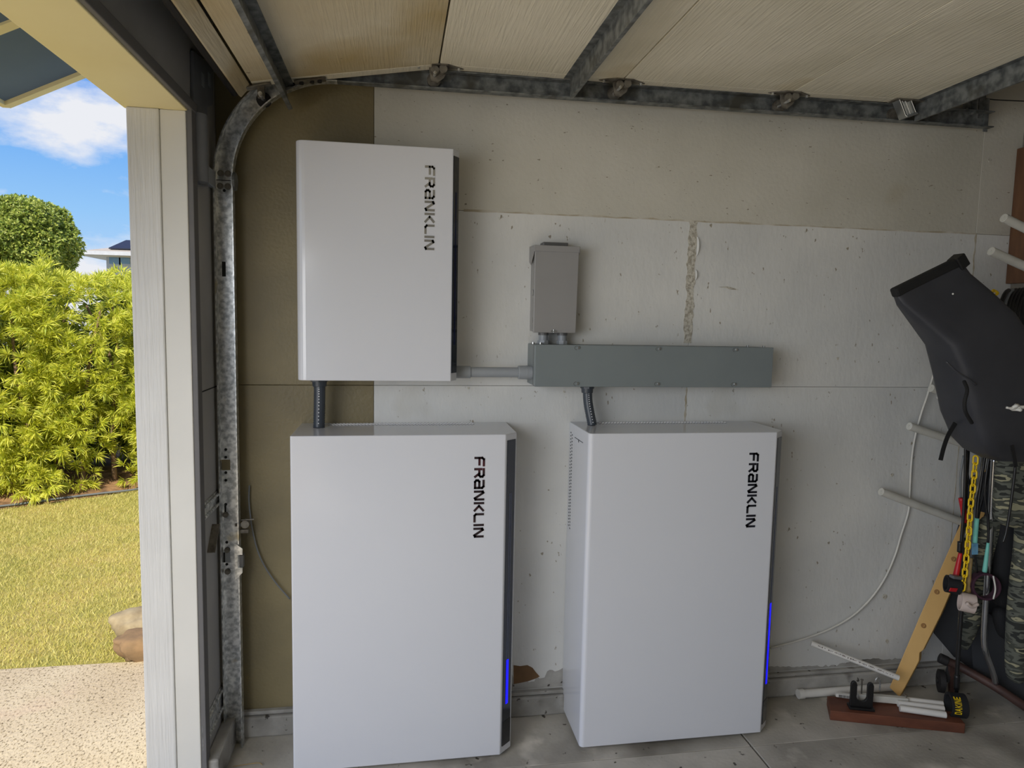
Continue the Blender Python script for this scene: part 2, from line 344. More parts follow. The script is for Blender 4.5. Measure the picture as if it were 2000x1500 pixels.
# front wall
wf = struct('wall_front', MB().box(XO+.01, XF, YJ+.02, .016, 0, ZC).box(XO+.01, XF, -6, -5.3, 0, ZC).box(XO+.01, XF, -5.3, YJ+.02, ZH+.02, ZC), 'frontinner')
obj('wall_joint', MB().box(XF-.001, XF+.001, YJ+.03, -.002, 1.302, 1.306), 'hole', wf)
struct('trim_1', MB().box(XO, -.690, YJ-.004, YJ+.022, -.02, ZH), 'trimwhite', bevel=.004)
struct('trim_2', MB().box(-.690, XF-.004, YJ+.001, YJ+.022, -.02, ZH), 'trimsmooth', bevel=.003)
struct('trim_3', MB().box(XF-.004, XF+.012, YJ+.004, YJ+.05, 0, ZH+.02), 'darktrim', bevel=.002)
struct('trim_4', MB().box(XO-.012, XF, -5.3, YJ+.022, ZH, ZH+.02).box(XO-.012, XO+.009, -5.3, .016, ZH+.021, ZH+.45), 'cream', bevel=.003)
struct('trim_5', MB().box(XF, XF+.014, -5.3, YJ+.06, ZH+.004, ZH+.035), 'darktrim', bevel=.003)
struct('wall_rear', MB().box(XR, XR+.1, -6, 0, 0, ZC), 'wallrest')
struct('wall_far', MB().box(XO, XR+.1, -6.1, -6, 0, ZC), 'wallrest')
struct('ceiling', MB().box(XO, XR+.1, -6.1, .1, ZC, ZC+.1), 'wallrest')
# roof overhang outside: raked soffit, rafters, fascia
def ez(x): return 2.40 + .49*(x+1.12)
ev = struct('roof', MB().add([(-1.36, -6, ez(-1.36)), (-1.36, .24, ez(-1.36)), (XO, .24, ez(XO)), (XO, -6, ez(XO)), (-1.36, -6, ez(-1.36)+.12), (-1.36, .24, ez(-1.36)+.12), (XO, .24, ez(XO)+.12), (XO, -6, ez(XO)+.12)],
            [(0, 1, 2, 3), (7, 6, 5, 4), (0, 4, 5, 1), (1, 5, 6, 2), (2, 6, 7, 3), (3, 7, 4, 0)]), 'soffit')
def slope_bar(y0, y1, dz, h):
    return MB().add([(x, y, ez(x)+dz_) for x in (-1.36, XO) for y in (y0, y1) for dz_ in (dz-h, dz)], [(0, 1, 3, 2), (4, 6, 7, 5), (0, 2, 6, 4), (1, 5, 7, 3), (0, 4, 5, 1), (2, 3, 7, 6)])
for k in range(8):
    yy = -.235-.61*k
    obj('rafter', slope_bar(yy, yy+.045, .004, .012), 'cream', ev)
obj('fascia', slope_bar(.205, .24, .14, .155), 'cream', ev)
obj('fascia', MB().box(-1.385, -1.36, -6, .24, ez(-1.36)-.014, ez(-1.36)+.15), 'cream', ev)
struct('roof_deck', MB().add([(-1.42, -6.2, ez(-1.42)+.135), (-1.42, .3, ez(-1.42)+.135), (XR+.3, .3, ez(XR)+.135), (XR+.3, -6.2, ez(XR)+.135), (-1.42, -6.2, ez(-1.42)+.17), (-1.42, .3, ez(-1.42)+.17), (XR+.3, .3, ez(XR)+.17), (XR+.3, -6.2, ez(XR)+.17)],
            [(0, 1, 2, 3), (7, 6, 5, 4), (0, 4, 5, 1), (1, 5, 6, 2), (2, 6, 7, 3), (3, 7, 4, 0)]), 'roof')
struct('trim_6', MB().box(-.865, XO, .03, .1, 2.07, 2.62), 'paintedsteel', bevel=.003)

# ------------------------------------------------------------------ setting: outside ground
struct('driveway', MB().box(-9, XO-.02, -9, .64, -.12, -.005), 'drive', bevel=.01)
def lawnz(x, y): return -.03
struct('lawn', MB().box(-14, 3, .64, 40, -.2, -.02), 'soilgrass')
def hedgeline(t): return Vector((-3.12, 3.55, 0)) + Vector((.87, .52, 0)).normalized()*t
hd = Vector((.87, .52, 0)).normalized(); hn = Vector((-.52, .87, 0)).normalized()
sb = MB(); A_ = hedgeline(-4)-hn*.12; B_ = hedgeline(4.5)-hn*.12
n_ = 40; top = []
for i in range(n_+1):
    q = A_.lerp(B_, i/n_) - hn*random.uniform(0, .12); top.append(q)
vs = [(q.x, q.y, -.015) for q in top] + [((q+hn*.35).x, (q+hn*.35).y, .05+random.uniform(0, .03)) for q in top] + [((q+hn*2).x, (q+hn*2).y, .06) for q in top]
fs = [(r*(n_+1)+i, r*(n_+1)+i+1, (r+1)*(n_+1)+i+1, (r+1)*(n_+1)+i) for r in (0, 1) for i in range(n_)]
struct('garden_bed', MB().add(vs, fs), 'soil', smooth=True)
# mown grass (uncountable)
def blades(n, area, h, w):
    xs = rng.uniform(area[0], area[1], n); ys = rng.uniform(area[2], area[3], n)
    keep = ((xs+3.12)*(-.513)+(ys-3.55)*.858) < -.2 + rng.uniform(-.1, .1, n)
    xs, ys = xs[keep], ys[keep]; n = len(xs)
    a = rng.uniform(0, 2*np.pi, n); hh = h*rng.uniform(.5, 1.3, n); la = rng.uniform(0, 2*np.pi, n); ln = rng.uniform(.2, 1.1, n)*hh
    v = np.zeros((n, 3, 3)); z0 = -.022
    v[:, 0] = np.stack([xs-w*np.cos(a), ys-w*np.sin(a), np.full(n, z0)], 1); v[:, 1] = np.stack([xs+w*np.cos(a), ys+w*np.sin(a), np.full(n, z0)], 1)
    v[:, 2] = np.stack([xs+ln*np.cos(la), ys+ln*np.sin(la), z0+hh], 1)
    return v.reshape(-1, 3), np.arange(3*n).reshape(-1, 3)
def npmesh(name, v, f, mt, parent=None, kind='stuff'):
    me = bpy.data.meshes.new(name); k = f.shape[1]
    off = Vector((0, 0, 0)) if parent is None else parent.location
    v = v - np.array(off)
    me.vertices.add(len(v)); me.vertices.foreach_set('co', v.astype(np.float32).ravel())
    me.loops.add(f.size); me.loops.foreach_set('vertex_index', f.astype(np.int32).ravel())
    me.polygons.add(len(f)); me.polygons.foreach_set('loop_start', (np.arange(len(f))*k).astype(np.int32)); me.polygons.foreach_set('loop_total', np.full(len(f), k, np.int32))
    me.update(calc_edges=True); me.validate()
    me.materials.append(M[mt]); o = bpy.data.objects.new(name, me); COL.objects.link(o)
    if parent: o.parent = parent
    if kind: o['kind'] = kind
    return o
v, f = blades(170000, (-4.4, -.75, .66, 4.2), .022, .0020)
tag(npmesh('grass', v, f, 'grass'), 'short dry green grass of the lawn', 'grass')

# ------------------------------------------------------------------ hedge, tree, stones, hose, house
def tuft_leaves(cent, dirs, nl, ln, wd, spread, face=None):
    """narrow pointed leaves radiating from each centre around a direction"""
    n = len(cent); c = np.repeat(cent, nl, 0); d = np.repeat(dirs, nl, 0)
    d = d + rng.normal(0, spread, d.shape); d /= np.linalg.norm(d, axis=1, keepdims=True)
    s = np.cross(d, rng.normal(0, 1, d.shape) if face is None else (np.repeat(np.broadcast_to(face, cent.shape), nl, 0) + rng.normal(0, .45, d.shape))); s /= np.linalg.norm(s, axis=1, keepdims=True)
    L_ = (ln*rng.uniform(.6, 1.25, len(c)))[:, None]; c = c + d*rng.uniform(0, .35, len(c))[:, None]*L_
    droop = np.array([0, 0, -1.])*(.12*L_)
    v = np.stack([c, c+d*L_*.5+s*wd, c+d*L_+droop, c+d*L_*.5-s*wd], 1).reshape(-1, 3)
    return v, np.arange(len(v)).reshape(-1, 4)
groupH = 'hedge shrubs along the lawn'
hl = ['broad bright green hedge shrub at the far left of the lawn', 'hedge shrub left of the exposed pale trunk', 'hedge shrub carrying the exposed pale trunk', 'tall hedge shrub below the distant house', 'hedge shrub next to the white door post', 'hedge shrub hidden behind the white door post']
for k, t in enumerate((-1.75, -.95, -.15, .62, 1.4, 2.2)):
    bpos = hedgeline(t)+hn*.45
    sh = thing('hedge_shrub', (bpos.x, bpos.y, 0), hl[k], 'shrub', groupH)
    H_ = 1.80+(.06, .10, .04, -.02, .0, .05)[k]
    nc_, per = 66, 12
    w0 = rng.uniform(-.5, .5, nc_); z0_ = rng.uniform(.10, H_-.02, nc_)
    w_ = np.repeat(w0, per)+rng.normal(0, .075, nc_*per); z_ = np.clip(np.repeat(z0_, per)+rng.normal(0, .075, nc_*per), .06, H_+.03); n = nc_*per
    prof = np.sqrt(np.clip(1-((z_-H_*.50)/(H_*.66))**4, .02, 1))
    d0 = -(.50*np.repeat(np.sqrt(np.clip(1-((z0_-H_*.50)/(H_*.66))**4, .02, 1)), per)) + np.repeat(rng.uniform(-.14, .26, nc_), per)
    dep_ = d0 + rng.normal(0, .055, n)
    cent = np.array(bpos)[None] + np.array(hd)[None]*w_[:, None] + np.array(hn)[None]*dep_[:, None]; cent[:, 2] = z_
    dirs = np.array(-hn)[None]*.7 + np.array(hd)[None]*((w_-np.repeat(w0, per))*6+rng.normal(0, .3, n))[:, None]; dirs[:, 2] = (z_-np.repeat(z0_, per))*6+rng.uniform(.1, .8, n)
    nt_ = 150; ct = np.array(bpos)[None] + np.array(hd)[None]*rng.uniform(-.55, .55, nt_)[:, None] + np.array(hn)[None]*rng.uniform(-.42, .7, nt_)[:, None]
    ct[:, 2] = H_ + rng.normal(0, .05, nt_); dt = rng.normal(0, .35, (nt_, 3)); dt[:, 2] = 1
    cent = np.vstack([cent, ct]); dirs = np.vstack([dirs, dt]); dirs /= np.linalg.norm(dirs, axis=1, keepdims=True)
    v, f = tuft_leaves(cent, dirs, 38, .074, .0042, .55, np.array(-hn)*.8+np.array([0, 0, .65]))
    npmesh('foliage', v, f, 'hedge', sh)
    # deep inner leaves fill the body
    n2 = 420; ci = np.array(bpos)[None] + np.array(hd)[None]*rng.uniform(-.6, .6, n2)[:, None] + np.array(hn)[None]*rng.uniform(.05, .75, n2)[:, None]; ci[:, 2] = rng.uniform(.15, H_-.1, n2)
    v, f = tuft_leaves(ci, rng.normal(0, 1, (n2, 3)), 24, .13, .010, .8)
    npmesh('inner_foliage', v, f, 'treeleaf', sh)
    for j in range(5):
        x0 = bpos + hd*random.uniform(-.4, .4) - hn*random.uniform(.05, .38)
        pts = smoothpath([x0, x0+Vector((random.uniform(-.06, .06), 0, .5)), x0+Vector((random.uniform(-.12, .12), 0, 1.05)), x0+Vector((random.uniform(-.2, .2), .05, 1.6))], 4)
        obj('stem', MB().tube(pts, [.024-.0012*i for i in range(len(pts))], 7), 'bark', sh, smooth=True)
# round tree far behind
tcn_ = P(38, 472, Y=20.); tr = thing('round_tree', (tcn_.x, tcn_.y, 0), 'round leafy tree rising behind the hedge at far left', 'tree')
n = 9000; d = rng.normal(0, 1, (n, 3)); d /= np.linalg.norm(d, axis=1, keepdims=True)
lob = 1+.10*np.sin(d[:, 0]*6+1)*np.cos(d[:, 2]*5)+.06*np.sin(d[:, 1]*9)
cc = np.array([tcn_.x, tcn_.y, tcn_.z]) + d*(np.array([1.40, 1.4, 1.24])*(lob*rng.uniform(.82, 1.03, n))[:, None])
v, f = tuft_leaves(cc, d+rng.normal(0, .3, d.shape), 6, .10, .028, .6, d+np.array([0, -.4, .4])); npmesh('crown', v, f, 'treeleaf', tr)
obj('inner_crown', MB().add(*[(lambda bmv: ([tuple(x.co*1.0+Vector((tcn_.x, tcn_.y, tcn_.z))) for x in bmv.verts], [tuple(q.index for q in ff.verts) for ff in bmv.faces]))(b_) for b_ in [(lambda b: (bmesh.ops.create_icosphere(b, subdivisions=3, radius=1), b.verts.index_update(), b)[2])(bmesh.new())]][0]), 'treeleaf', tr, smooth=True)
obj('trunk', MB().tube(smoothpath([(tcn_.x, tcn_.y, -.02), (tcn_.x+.05, tcn_.y, 1.5), (tcn_.x, tcn_.y, tcn_.z)], 5), .16, 9), 'bark', tr, smooth=True)
# stones
def stone(name, c, s, seed, mt, label, rot=0):
    b = bmesh.new(); bmesh.ops.create_icosphere(b, subdivisions=4, radius=1); rs = np.random.default_rng(seed); fr = rs.normal(0, 1.6, (6, 3)); ph = rs.uniform(0, 6, 6)
    mb = MB(); b.verts.index_update()
    for v_ in b.verts:
        q = np.array(v_.co); k_ = 1+sum(.06*math.sin(float(fr[i]@q)*1.6+ph[i]) for i in range(6))+sum(.022*math.sin(float(fr[i]@q)*5+ph[i]*2) for i in range(6))
        q = np.sign(q)*np.abs(q)**.75*k_*np.array(s); x_, y_ = q[0]*math.cos(rot)-q[1]*math.sin(rot), q[0]*math.sin(rot)+q[1]*math.cos(rot)
        mb.v.append((c[0]+x_, c[1]+y_, c[2]+q[2]))
    mb.f = [tuple(x.index for x in ff.verts) for ff in b.faces]; b.free()
    return tag(obj(name, mb, mt, smooth=True), label, 'stone', 'stones edging the lawn')
s1 = P(282, 1262, Z=.03); stone('edging_stone', (s1.x+.07, s1.y+.02, .03), (.20, .09, .065), 3, 'stone2', 'brownish flat stone at the driveway edge', .15)
s2 = P(268, 1216, Z=.06); stone('edging_stone', (s2.x+.08, s2.y+.03, .05), (.18, .10, .075), 9, 'stone', 'pale wedge shaped stone behind the brownish stone', .35)
hp = [P(-60, 996, Z=0.0), P(40, 985, Z=.0), P(120, 974, Z=.0), P(200, 963, Z=.005), P(262, 957, Z=.0), P(330, 945, Z=0)]
tag(obj('drip_hose', MB().tube(smoothpath([(q.x, q.y, .004) for q in hp], 6), .009, 8), 'hose', smooth=True), 'grey hose lying where lawn meets the hedge', 'hose')
# far house
def q3(x, y, Y): return P(x, y, Y=Y)
hY = 30.; e0 = q3(150, 490, hY); e1 = q3(330, 492, hY); rg = q3(262, 461, hY+4); ww = q3(191, 515, hY)
hs = thing('distant_house', (e0.x+3, hY+3, 0), 'white house with pale roof and solar panels beyond the hedge', 'house')
xw0 = ww.x; xe = e1.x+4; ze = e0.z
obj('wall', MB().box(xw0, xe, hY+.9, hY+8, 0, ze), 'housewhite', hs)
obj('roof', MB().add([(e0.x, hY, ze), (xe+.9, hY, ze), (xe+.9, hY+9, ze), (e0.x, hY+9, ze), (e0.x+3.2, hY+4.5, ze+1.05), (xe-2.6, hY+4.5, ze+1.05), (e0.x, hY, ze-.16), (xe+.9, hY, ze-.16), (xe+.9, hY+9, ze-.16), (e0.x, hY+9, ze-.16)],
    [(0, 1, 5, 4), (1, 2, 5), (2, 3, 4, 5), (3, 0, 4), (0, 6, 7, 1), (1, 7, 8, 2), (2, 8, 9, 3), (3, 9, 6, 0), (9, 8, 7, 6)]), 'roofwhite', hs)
obj('gutter', MB().box(e0.x-.05, xe+.95, hY-.14, hY, ze-.14, ze+.02), 'housewhite', hs)
sl = 1.05/4.5
for i in range(3):
    x0 = q3(212, 483, hY+.6).x+i*1.3; sk = q3(246, 464, hY+3.2).x-q3(212, 483, hY+.6).x
    obj('solar_panel', MB().add([(x0+dx_+sk*t_, hY+.6+2.6*t_, ze+sl*(.6+2.6*t_)+dz_) for dz_ in (.04, .09) for dx_, t_ in ((0, 0), (1.24, 0), (1.24, 1), (0, 1))], [(3, 2, 1, 0), (4, 5, 6, 7), (0, 1, 5, 4), (1, 2, 6, 5), (2, 3, 7, 6), (3, 0, 4, 7)]), 'solar', hs)
for (a, b) in ((214, 234), (236, 255)):
    p0 = q3(a, 493, hY+.9); p1 = q3(b, 516, hY+.9)
    w_ = obj('window', MB().box(p0.x-.06, p1.x+.06, hY+.84, hY+.9, p1.z-.06, p0.z+.06), 'housewhite', hs)
    obj('pane', MB().box(p0.x, p1.x, hY+.82, hY+.845, p1.z, p0.z), 'pane', w_)

# ------------------------------------------------------------------ energy storage cabinets
GL = {'F': [[(0, 0), (0, .8), (.16, 1), (.85, 1)], [(0, .48), (.75, .48)]],
      'R': [[(0, 0), (0, .72)], [(0, 1), (.68, 1), (.85, .86), (.85, .62), (.7, .48), (.25, .48)], [(.5, .48), (.86, 0)]],
      'a': [[(.05, 1), (.68, 1), (.85, .84), (.85, 0), (.16, 0), (0, .14), (0, .34), (.14, .5), (.85, .5)]],
      'N': [[(0, 0), (0, .92), (.14, 1), (.76, 0), (.9, .08), (.9, 1)]],
      'K': [[(0, 0), (0, 1)], [(.84, 1), (.32, .5), (.84, 0)]],
      'L': [[(0, 1), (0, .16), (.16, 0), (.82, 0)]], 'I': [[(0, 0), (0, 1)]],
      'D': [[(0, 0), (0, 1), (.6, 1), (.85, .75), (.85, .25), (.6, 0), (0, 0)]], 'A': [[(0, 0), (.45, 1), (.9, 0)], [(.2, .35), (.7, .35)]],
      'E': [[(.8, 1), (0, 1), (0, 0), (.8, 0)], [(0, .5), (.7, .5)]]}
GW = dict(F=.85, R=.86, a=.85, N=.9, K=.85, L=.82, I=0, D=.85, A=.9, E=.8)
def strokes(text, gap=.42):
    x = 0; r = []
    for ch in text:
        for st in GL[ch]: r.append([(u+x, v) for u, v in st])
        x += GW[ch]+gap
    return r, x-gap
def letters(text, fn, t=.25, d0=0, d1=.0015, gap=.42, tlen=1.0):
    """thick strokes; fn(u along 0..1, v across -.5...5, d out)"""
    st, wd = strokes(text, gap); mb = MB()
    for pl_ in st:
        for (a, b) in zip(pl_[:-1], pl_[1:]):
            a, b = Vector(a), Vector(b); n = (b-a).normalized(); s = Vector((-n.y, n.x))*t/2; e = n*t*.45
            poly = [a-e-s, b+e-s, b+e+s, a-e+s]
            mb.prism([(q.x/wd, q.y-.5) for q in poly], fn, d0, d1)
    return mb
def vertical_text(xc, zt, zb, yfront, height):
    L_ = zt-zb
    return lambda u, v, d: (xc+v*height, yfront-d, zt-u*L_)

W_, H_, DEP, CH, CHD = .75, 1.15, .278, .045, .042
def cabinet(name, X0, z0, W_, H_, DEP, CH, CHD, label, glass, text, tmat, tcx, tz, th, back=0.0, feet=True, blue=None, lines=True, vents=True, rfl=.012, group=None, foot=.0):
    t = thing(name, (X0+W_/2, -DEP/2, 0 if feet else z0), label, 'battery cabinet' if feet else 'control box', group)
    # plan outline with a rounded front-left corner and a 45 degree front-right chamfer
    pl_ = [(X0, back)] + [(X0+rfl-rfl*math.cos(a), -DEP+rfl-rfl*math.sin(a)) for a in np.linspace(0, math.pi/2, 6)] + [(X0+W_-CH, -DEP), (X0+W_, -DEP+CHD), (X0+W_, back)]
    obj('shell', MB().prism(pl_, lambda u, v, d: (u, v, d), z0, z0+H_), 'white', t, bevel=.003, seg=3)
    a = Vector((X0+W_-CH, -DEP, 0)); b = Vector((X0+W_, -DEP+CHD, 0)); c = (a+b)/2; ax = (b-a).normalized(); nn = Vector((ax.y, -ax.x, 0)); half = (b-a).length/2
    zt_, zb_ = z0+H_-.022, z0+.028
    k_ = .74 if feet else .9
    g_ = obj('glass_strip', MB().obox((c.x+nn.x*.0008, c.y+nn.y*.0008, (zt_+zb_)/2), ax*half*k_, nn*.0015, (0, 0, (zt_-zb_)/2)), glass, t, bevel=.0008, seg=1)
    cz = c+nn*.0026
    if feet:
        obj('dark_band', MB().obox((cz.x, cz.y, zb_+.045), ax*half*k_*.97, nn*.0006, (0, 0, .045)), 'blackglass', g_)
    l0 = z0+H_*.82; l1 = z0+H_*.16
    for s in (-.16, .10):
        q = cz+ax*half*s
        obj('light_line', MB().obox((q.x, q.y, (l0+l1)/2), ax*.0012, nn*.0008, (0, 0, (l0-l1)/2)), 'lightline' if feet else 'blueline', g_)
    if blue:
        q = cz+ax*half*-.03+nn*.0006
        obj('status_light', MB().obox((q.x, q.y, (blue[0]+blue[1])/2), ax*.0058, nn*.0009, (0, 0, (blue[1]-blue[0])/2)), 'blue', g_, label='glowing blue status light')
    obj('logo', letters(text, vertical_text(tcx, tz[0], tz[1], -DEP, th)), tmat, t, label='lettering reading FRANKLIN')
    if vents:
        vt = MB(); vl = MB()
        for r_ in range(3):
            for i in range(44):
                x = X0+.10+i*(W_-.24)/43+(.006 if r_ % 2 else 0); y = -.035-.014*r_
                vt.box(x, x+.007, y, y+.006, z0+H_, z0+H_+.0006); 
                vl.box(x, x+.008, y+.0065, y+.009, z0+H_, z0+H_+.0026)
        obj('top_vents', vt, 'vent', t); obj('vent_glints', vl, 'glint', t)  # lips coloured near white to stand for sparkle along the vents
        sv = MB()
        for r_ in range(2):
            for i in range(30):
                z = z0+H_-.04-i*.0125-(.006 if r_ else 0); y = -.028-.02*r_
                sv.box(X0-.0006, X0+.001, y-.005, y+.005, z, z+.005)
        obj('side_vents', sv, 'vent', t)
        pt = MB().box(X0-.0006, X0+.001, -.20, -.085, z0+H_-.047, z0+H_-.0445).box(X0-.0008, X0+.001, -.146, -.138, z0+H_-.055, z0+H_-.044)
        obj('seam', pt, 'vent', t)
    if feet:
        for fx in (X0+.06, X0+W_-.09):
            for fy in (-.05, -DEP+.06):
                obj('foot', MB().cyl((fx, fy, 0), (fx, fy, z0+.004), .018, 12), 'blackplastic', t)
    return t
lt = P(937, 892, Y=-.278); lb = P(934, 1050, Y=-.278)
cabinet('battery_cabinet', -.3378, .0155, W_, H_, DEP, CH, CHD, 'tall white battery cabinet nearest the garage door track', 'smokeglass', 'FRaNKLIN', 'ink_reflect', (lt.x+lb.x)/2, (lt.z-.004, lb.z+.004), .029,
        blue=(P(988, 1374, Y=-.26).z, P(990, 1288, Y=-.26).z), rfl=.006, group='white battery cabinets')
lt = P(1472, 884, Y=-.278); lb = P(1466, 1030, Y=-.278)
cabinet('battery_cabinet', .6595, .0155, W_, H_, DEP, CH, CHD, 'tall white battery cabinet standing under the long grey trough', 'smokeglass', 'FRaNKLIN', 'ink', (lt.x+lb.x)/2, (lt.z-.004, lb.z+.004), .030,
        blue=(P(1500, 1335, Y=-.26).z, P(1505, 1178, Y=-.26).z), rfl=.016, group='white battery cabinets')
lt = P(840, 324, Y=-.2); lb = P(838, 488, Y=-.2)
cabinet('control_box', -.325, 1.3384, .509+.022, .7776, .20, .022, .03, 'white wall mounted control box with black edge strip', 'blackglass', 'FRaNKLIN', 'chromelogo', (lt.x+lb.x)/2, (lt.z-.003, lb.z+.003), .027,
        feet=False, vents=False, rfl=.03)

# ------------------------------------------------------------------ grey disconnect box, trough, conduits
bx, bw, bz, bh, bd = .4908, .162, 1.5083, .310, .092
t = thing('disconnect_box', (bx+bw/2, -bd/2, bz), 'small grey metal disconnect box above the trough', 'electrical box')
obj('body', MB().box(bx+.004, bx+bw-.004, -bd+.012, 0, bz+.004, bz+bh-.006), 'greypaint', t, bevel=.002)
cv = obj('cover', MB().add([(bx, -bd, bz), (bx+bw-.003, -bd, bz), (bx+bw+.002, -bd, bz+bh), (bx, -bd, bz+bh), (bx, -bd+.012, bz), (bx+bw-.003, -bd+.012, bz), (bx+bw+.002, -bd+.012, bz+bh), (bx, -bd+.012, bz+bh)],
    [(0, 1, 2, 3), (7, 6, 5, 4), (0, 4, 5, 1), (1, 5, 6, 2), (2, 6, 7, 3), (3, 7, 4, 0)]), 'greypaint', t, bevel=.002)
hoodp = [(-bd-.002, bz+bh-.018), (-bd-.002, bz+bh+.004), (-.002, bz+bh+.006), (-.002, bz+bh-.05), (-.03, bz+bh-.062), (-.05, bz+bh-.05)]
obj('hood', MB().box(bx-.003, bx+bw+.004, -bd-.003, -.002, bz+bh, bz+bh+.004).prism(hoodp, lambda u, v, d: (d, u, v), bx-.004, bx-.001).prism(hoodp, lambda u, v, d: (d, u, v), bx+bw+.002, bx+bw+.005).box(bx-.003, bx+bw+.004, -bd-.003, -bd, bz+bh-.018, bz+bh+.002), 'greypaint', t, bevel=.001, seg=1)
obj('top_flange', MB().box(bx+.036, bx+.130, -.06, -.006, bz+bh+.004, bz+bh+.020), 'greydark', t, bevel=.003)
obj('hasp', MB().box(bx+.065, bx+.085, -bd-.006, -bd, bz+.004, bz+.0075).cyl((bx+.075, -bd-.003, bz+.002), (bx+.075, -bd-.003, bz+.012), .002, 8), 'screw', t)
obj('knockout', MB().cyl((bx+.0045, -.05, bz+.145), (bx+.002, -.05, bz+.145), .011, 16), 'screw', t)
obj('marking', MB().box(bx+.0035, bx+.0045, -.07, -.055, bz+.035, bz+.055).box(bx+.0035, bx+.0045, -.066, -.060, bz+.012, bz+.03), 'greydark', t)
wx, wl, wz, wh, wd = .4895, .9227, 1.3149, .1521, .1412
t = thing('wiring_trough', (wx+wl/2, -wd/2, wz), 'long blue grey metal wiring trough on the wall', 'electrical trough')
obj('body', MB().box(wx, wx+wl-.001, -wd+.004, 0, wz+.002, wz+wh-.002), 'bluegrey', t, bevel=.0015)
cv = obj('cover', MB().box(wx+.002, wx+wl, -wd, -wd+.003, wz, wz+wh).box(wx+.002, wx+wl, -wd, -wd+.016, wz+wh-.0015, wz+wh).box(wx+.002, wx+wl, -wd, -wd+.016, wz, wz+.0015), 'bluegrey', t, bevel=.001, seg=1)
for sx in (.160, .468, .772):
    for sz in (wz+wh-.010, wz+.012):
        obj('screw', MB().cyl((wx+sx, -wd-.004, sz), (wx+sx, -wd, sz), .0055, 10), 'screw', cv, bevel=.001, seg=1)
        obj('screw_slot', MB().tube([(wx+sx-.006+.009*math.cos(a), -wd-.0006, sz-.001+.007*math.sin(a)) for a in np.linspace(math.pi*.5, math.pi*1.5, 8)], .0008, 5), 'greydark', cv)
for sx, sy in ((.01, -.05), (.03, -.09), (.86, -.06), (.905, -.10)):
    obj('screw', MB().cyl((wx+sx, sy, wz+wh-.002), (wx+sx, sy, wz+wh+.005), .005, 10), 'screw', t)
obj('end_seam', MB().box(wx-.0008, wx+.001, -.112, -.110, wz+.004, wz+wh-.004), 'greydark', t)
# two nipples under the disconnect box
for i, xx in enumerate((1061, 1098)):
    c = P(xx, 660, Y=-.055)
    t = thing('conduit_nipple', (c.x, -.055, wz+wh), ('left short grey pipe between disconnect box and trough', 'right short grey pipe between disconnect box and trough')[i], 'conduit', 'pipes below the disconnect box')
    obj('pipe', MB().cyl((c.x, -.055, wz+wh-.002), (c.x, -.055, bz+.006), .0165, 18), 'pvcgrey', t, smooth='auto')
    obj('collar', MB().cyl((c.x, -.055, wz+wh-.001), (c.x, -.055, wz+wh+.012), .0215, 8), 'pvcgrey', t)
    obj('locknut', MB().cyl((c.x, -.055, bz-.010), (c.x, -.055, bz), .019, 18), 'greydark', t)
# horizontal conduit
yc = -.085; z1 = P(965, 727, Y=yc).z; xa = P(892, 727, Y=yc).x; xb = wx
t = thing('grey_conduit', ((xa+xb)/2, yc, z1-.02), 'straight horizontal grey conduit between control box and trough', 'conduit')
obj('pipe', MB().cyl((.204, yc, z1), (xb, yc, z1), .0185, 20), 'pvcgrey', t, smooth='auto')
c0 = P(919, 727, Y=yc).x
obj('coupling', MB().cyl((.204, yc, z1), (c0, yc, z1), .0225, 20), 'pvcgrey', t, smooth='auto', bevel=.0015, seg=1)
c0 = P(1012, 727, Y=yc).x
obj('coupling', MB().cyl((c0, yc, z1), (xb+.001, yc, z1), .025, 20), 'pvcgrey', t, smooth='auto', bevel=.002, seg=2)
obj('coupling_lip', MB().cyl((xb-.022, yc, z1), (xb-.018, yc, z1), .0258, 20), 'pvcgrey', t, smooth='auto')
# ribbed flexible conduits
def flex(name, pts, r, label, topz):
    t = thing(name, pts[-1], label, 'conduit', 'dark flexible conduits')
    path = smoothpath(pts, 26); L_ = sum((b-a).length for a, b in zip(path, path[1:])); n = len(path)
    obj('hose', MB().tube(path, [r*(1+.05*math.cos(2*math.pi*i/2.0)) for i in range(n)], 18), 'conduit', t, smooth=True)
    a = Vector(pts[0]); obj('fitting', MB().cyl((a.x, a.y, a.z), (a.x, a.y, a.z-.030), r*1.32, 18, r*1.22), 'conduit', t, bevel=.002, smooth='auto')
    obj('gland_nut', MB().cyl((a.x, a.y, a.z), (a.x, a.y, a.z-.012), r*1.55, 8), 'conduit', t)
    b = Vector(pts[-1])
    dots = MB()
    for i in range(6, n-2, 3):
        p_ = path[i]; dots.box(p_.x-.0016, p_.x+.0016, p_.y-r*1.06-.0003, p_.y-r*.98, p_.z-.0014, p_.z+.0014)
    obj('rib_glints', dots, 'glint', t)  # white dots put in for the glints on the ribs
a = P(624, 748, Y=-.10); b = P(623, 832, Y=-.10)
flex('flexible_conduit', [(a.x, -.10, 1.339), (a.x, -.10, 1.27), (b.x, -.10, 1.166)], .0195, 'short dark flexible conduit from control box down to battery cabinet', 0)
a = P(1147, 758, Y=-.075); b = P(1157, 826, Y=-.09)
flex('flexible_conduit', [(a.x, -.075, 1.3155), (a.x+.004, -.078, 1.25), (b.x, -.09, 1.166)], .0175, 'short bent dark flexible conduit from trough down to battery cabinet', 0)

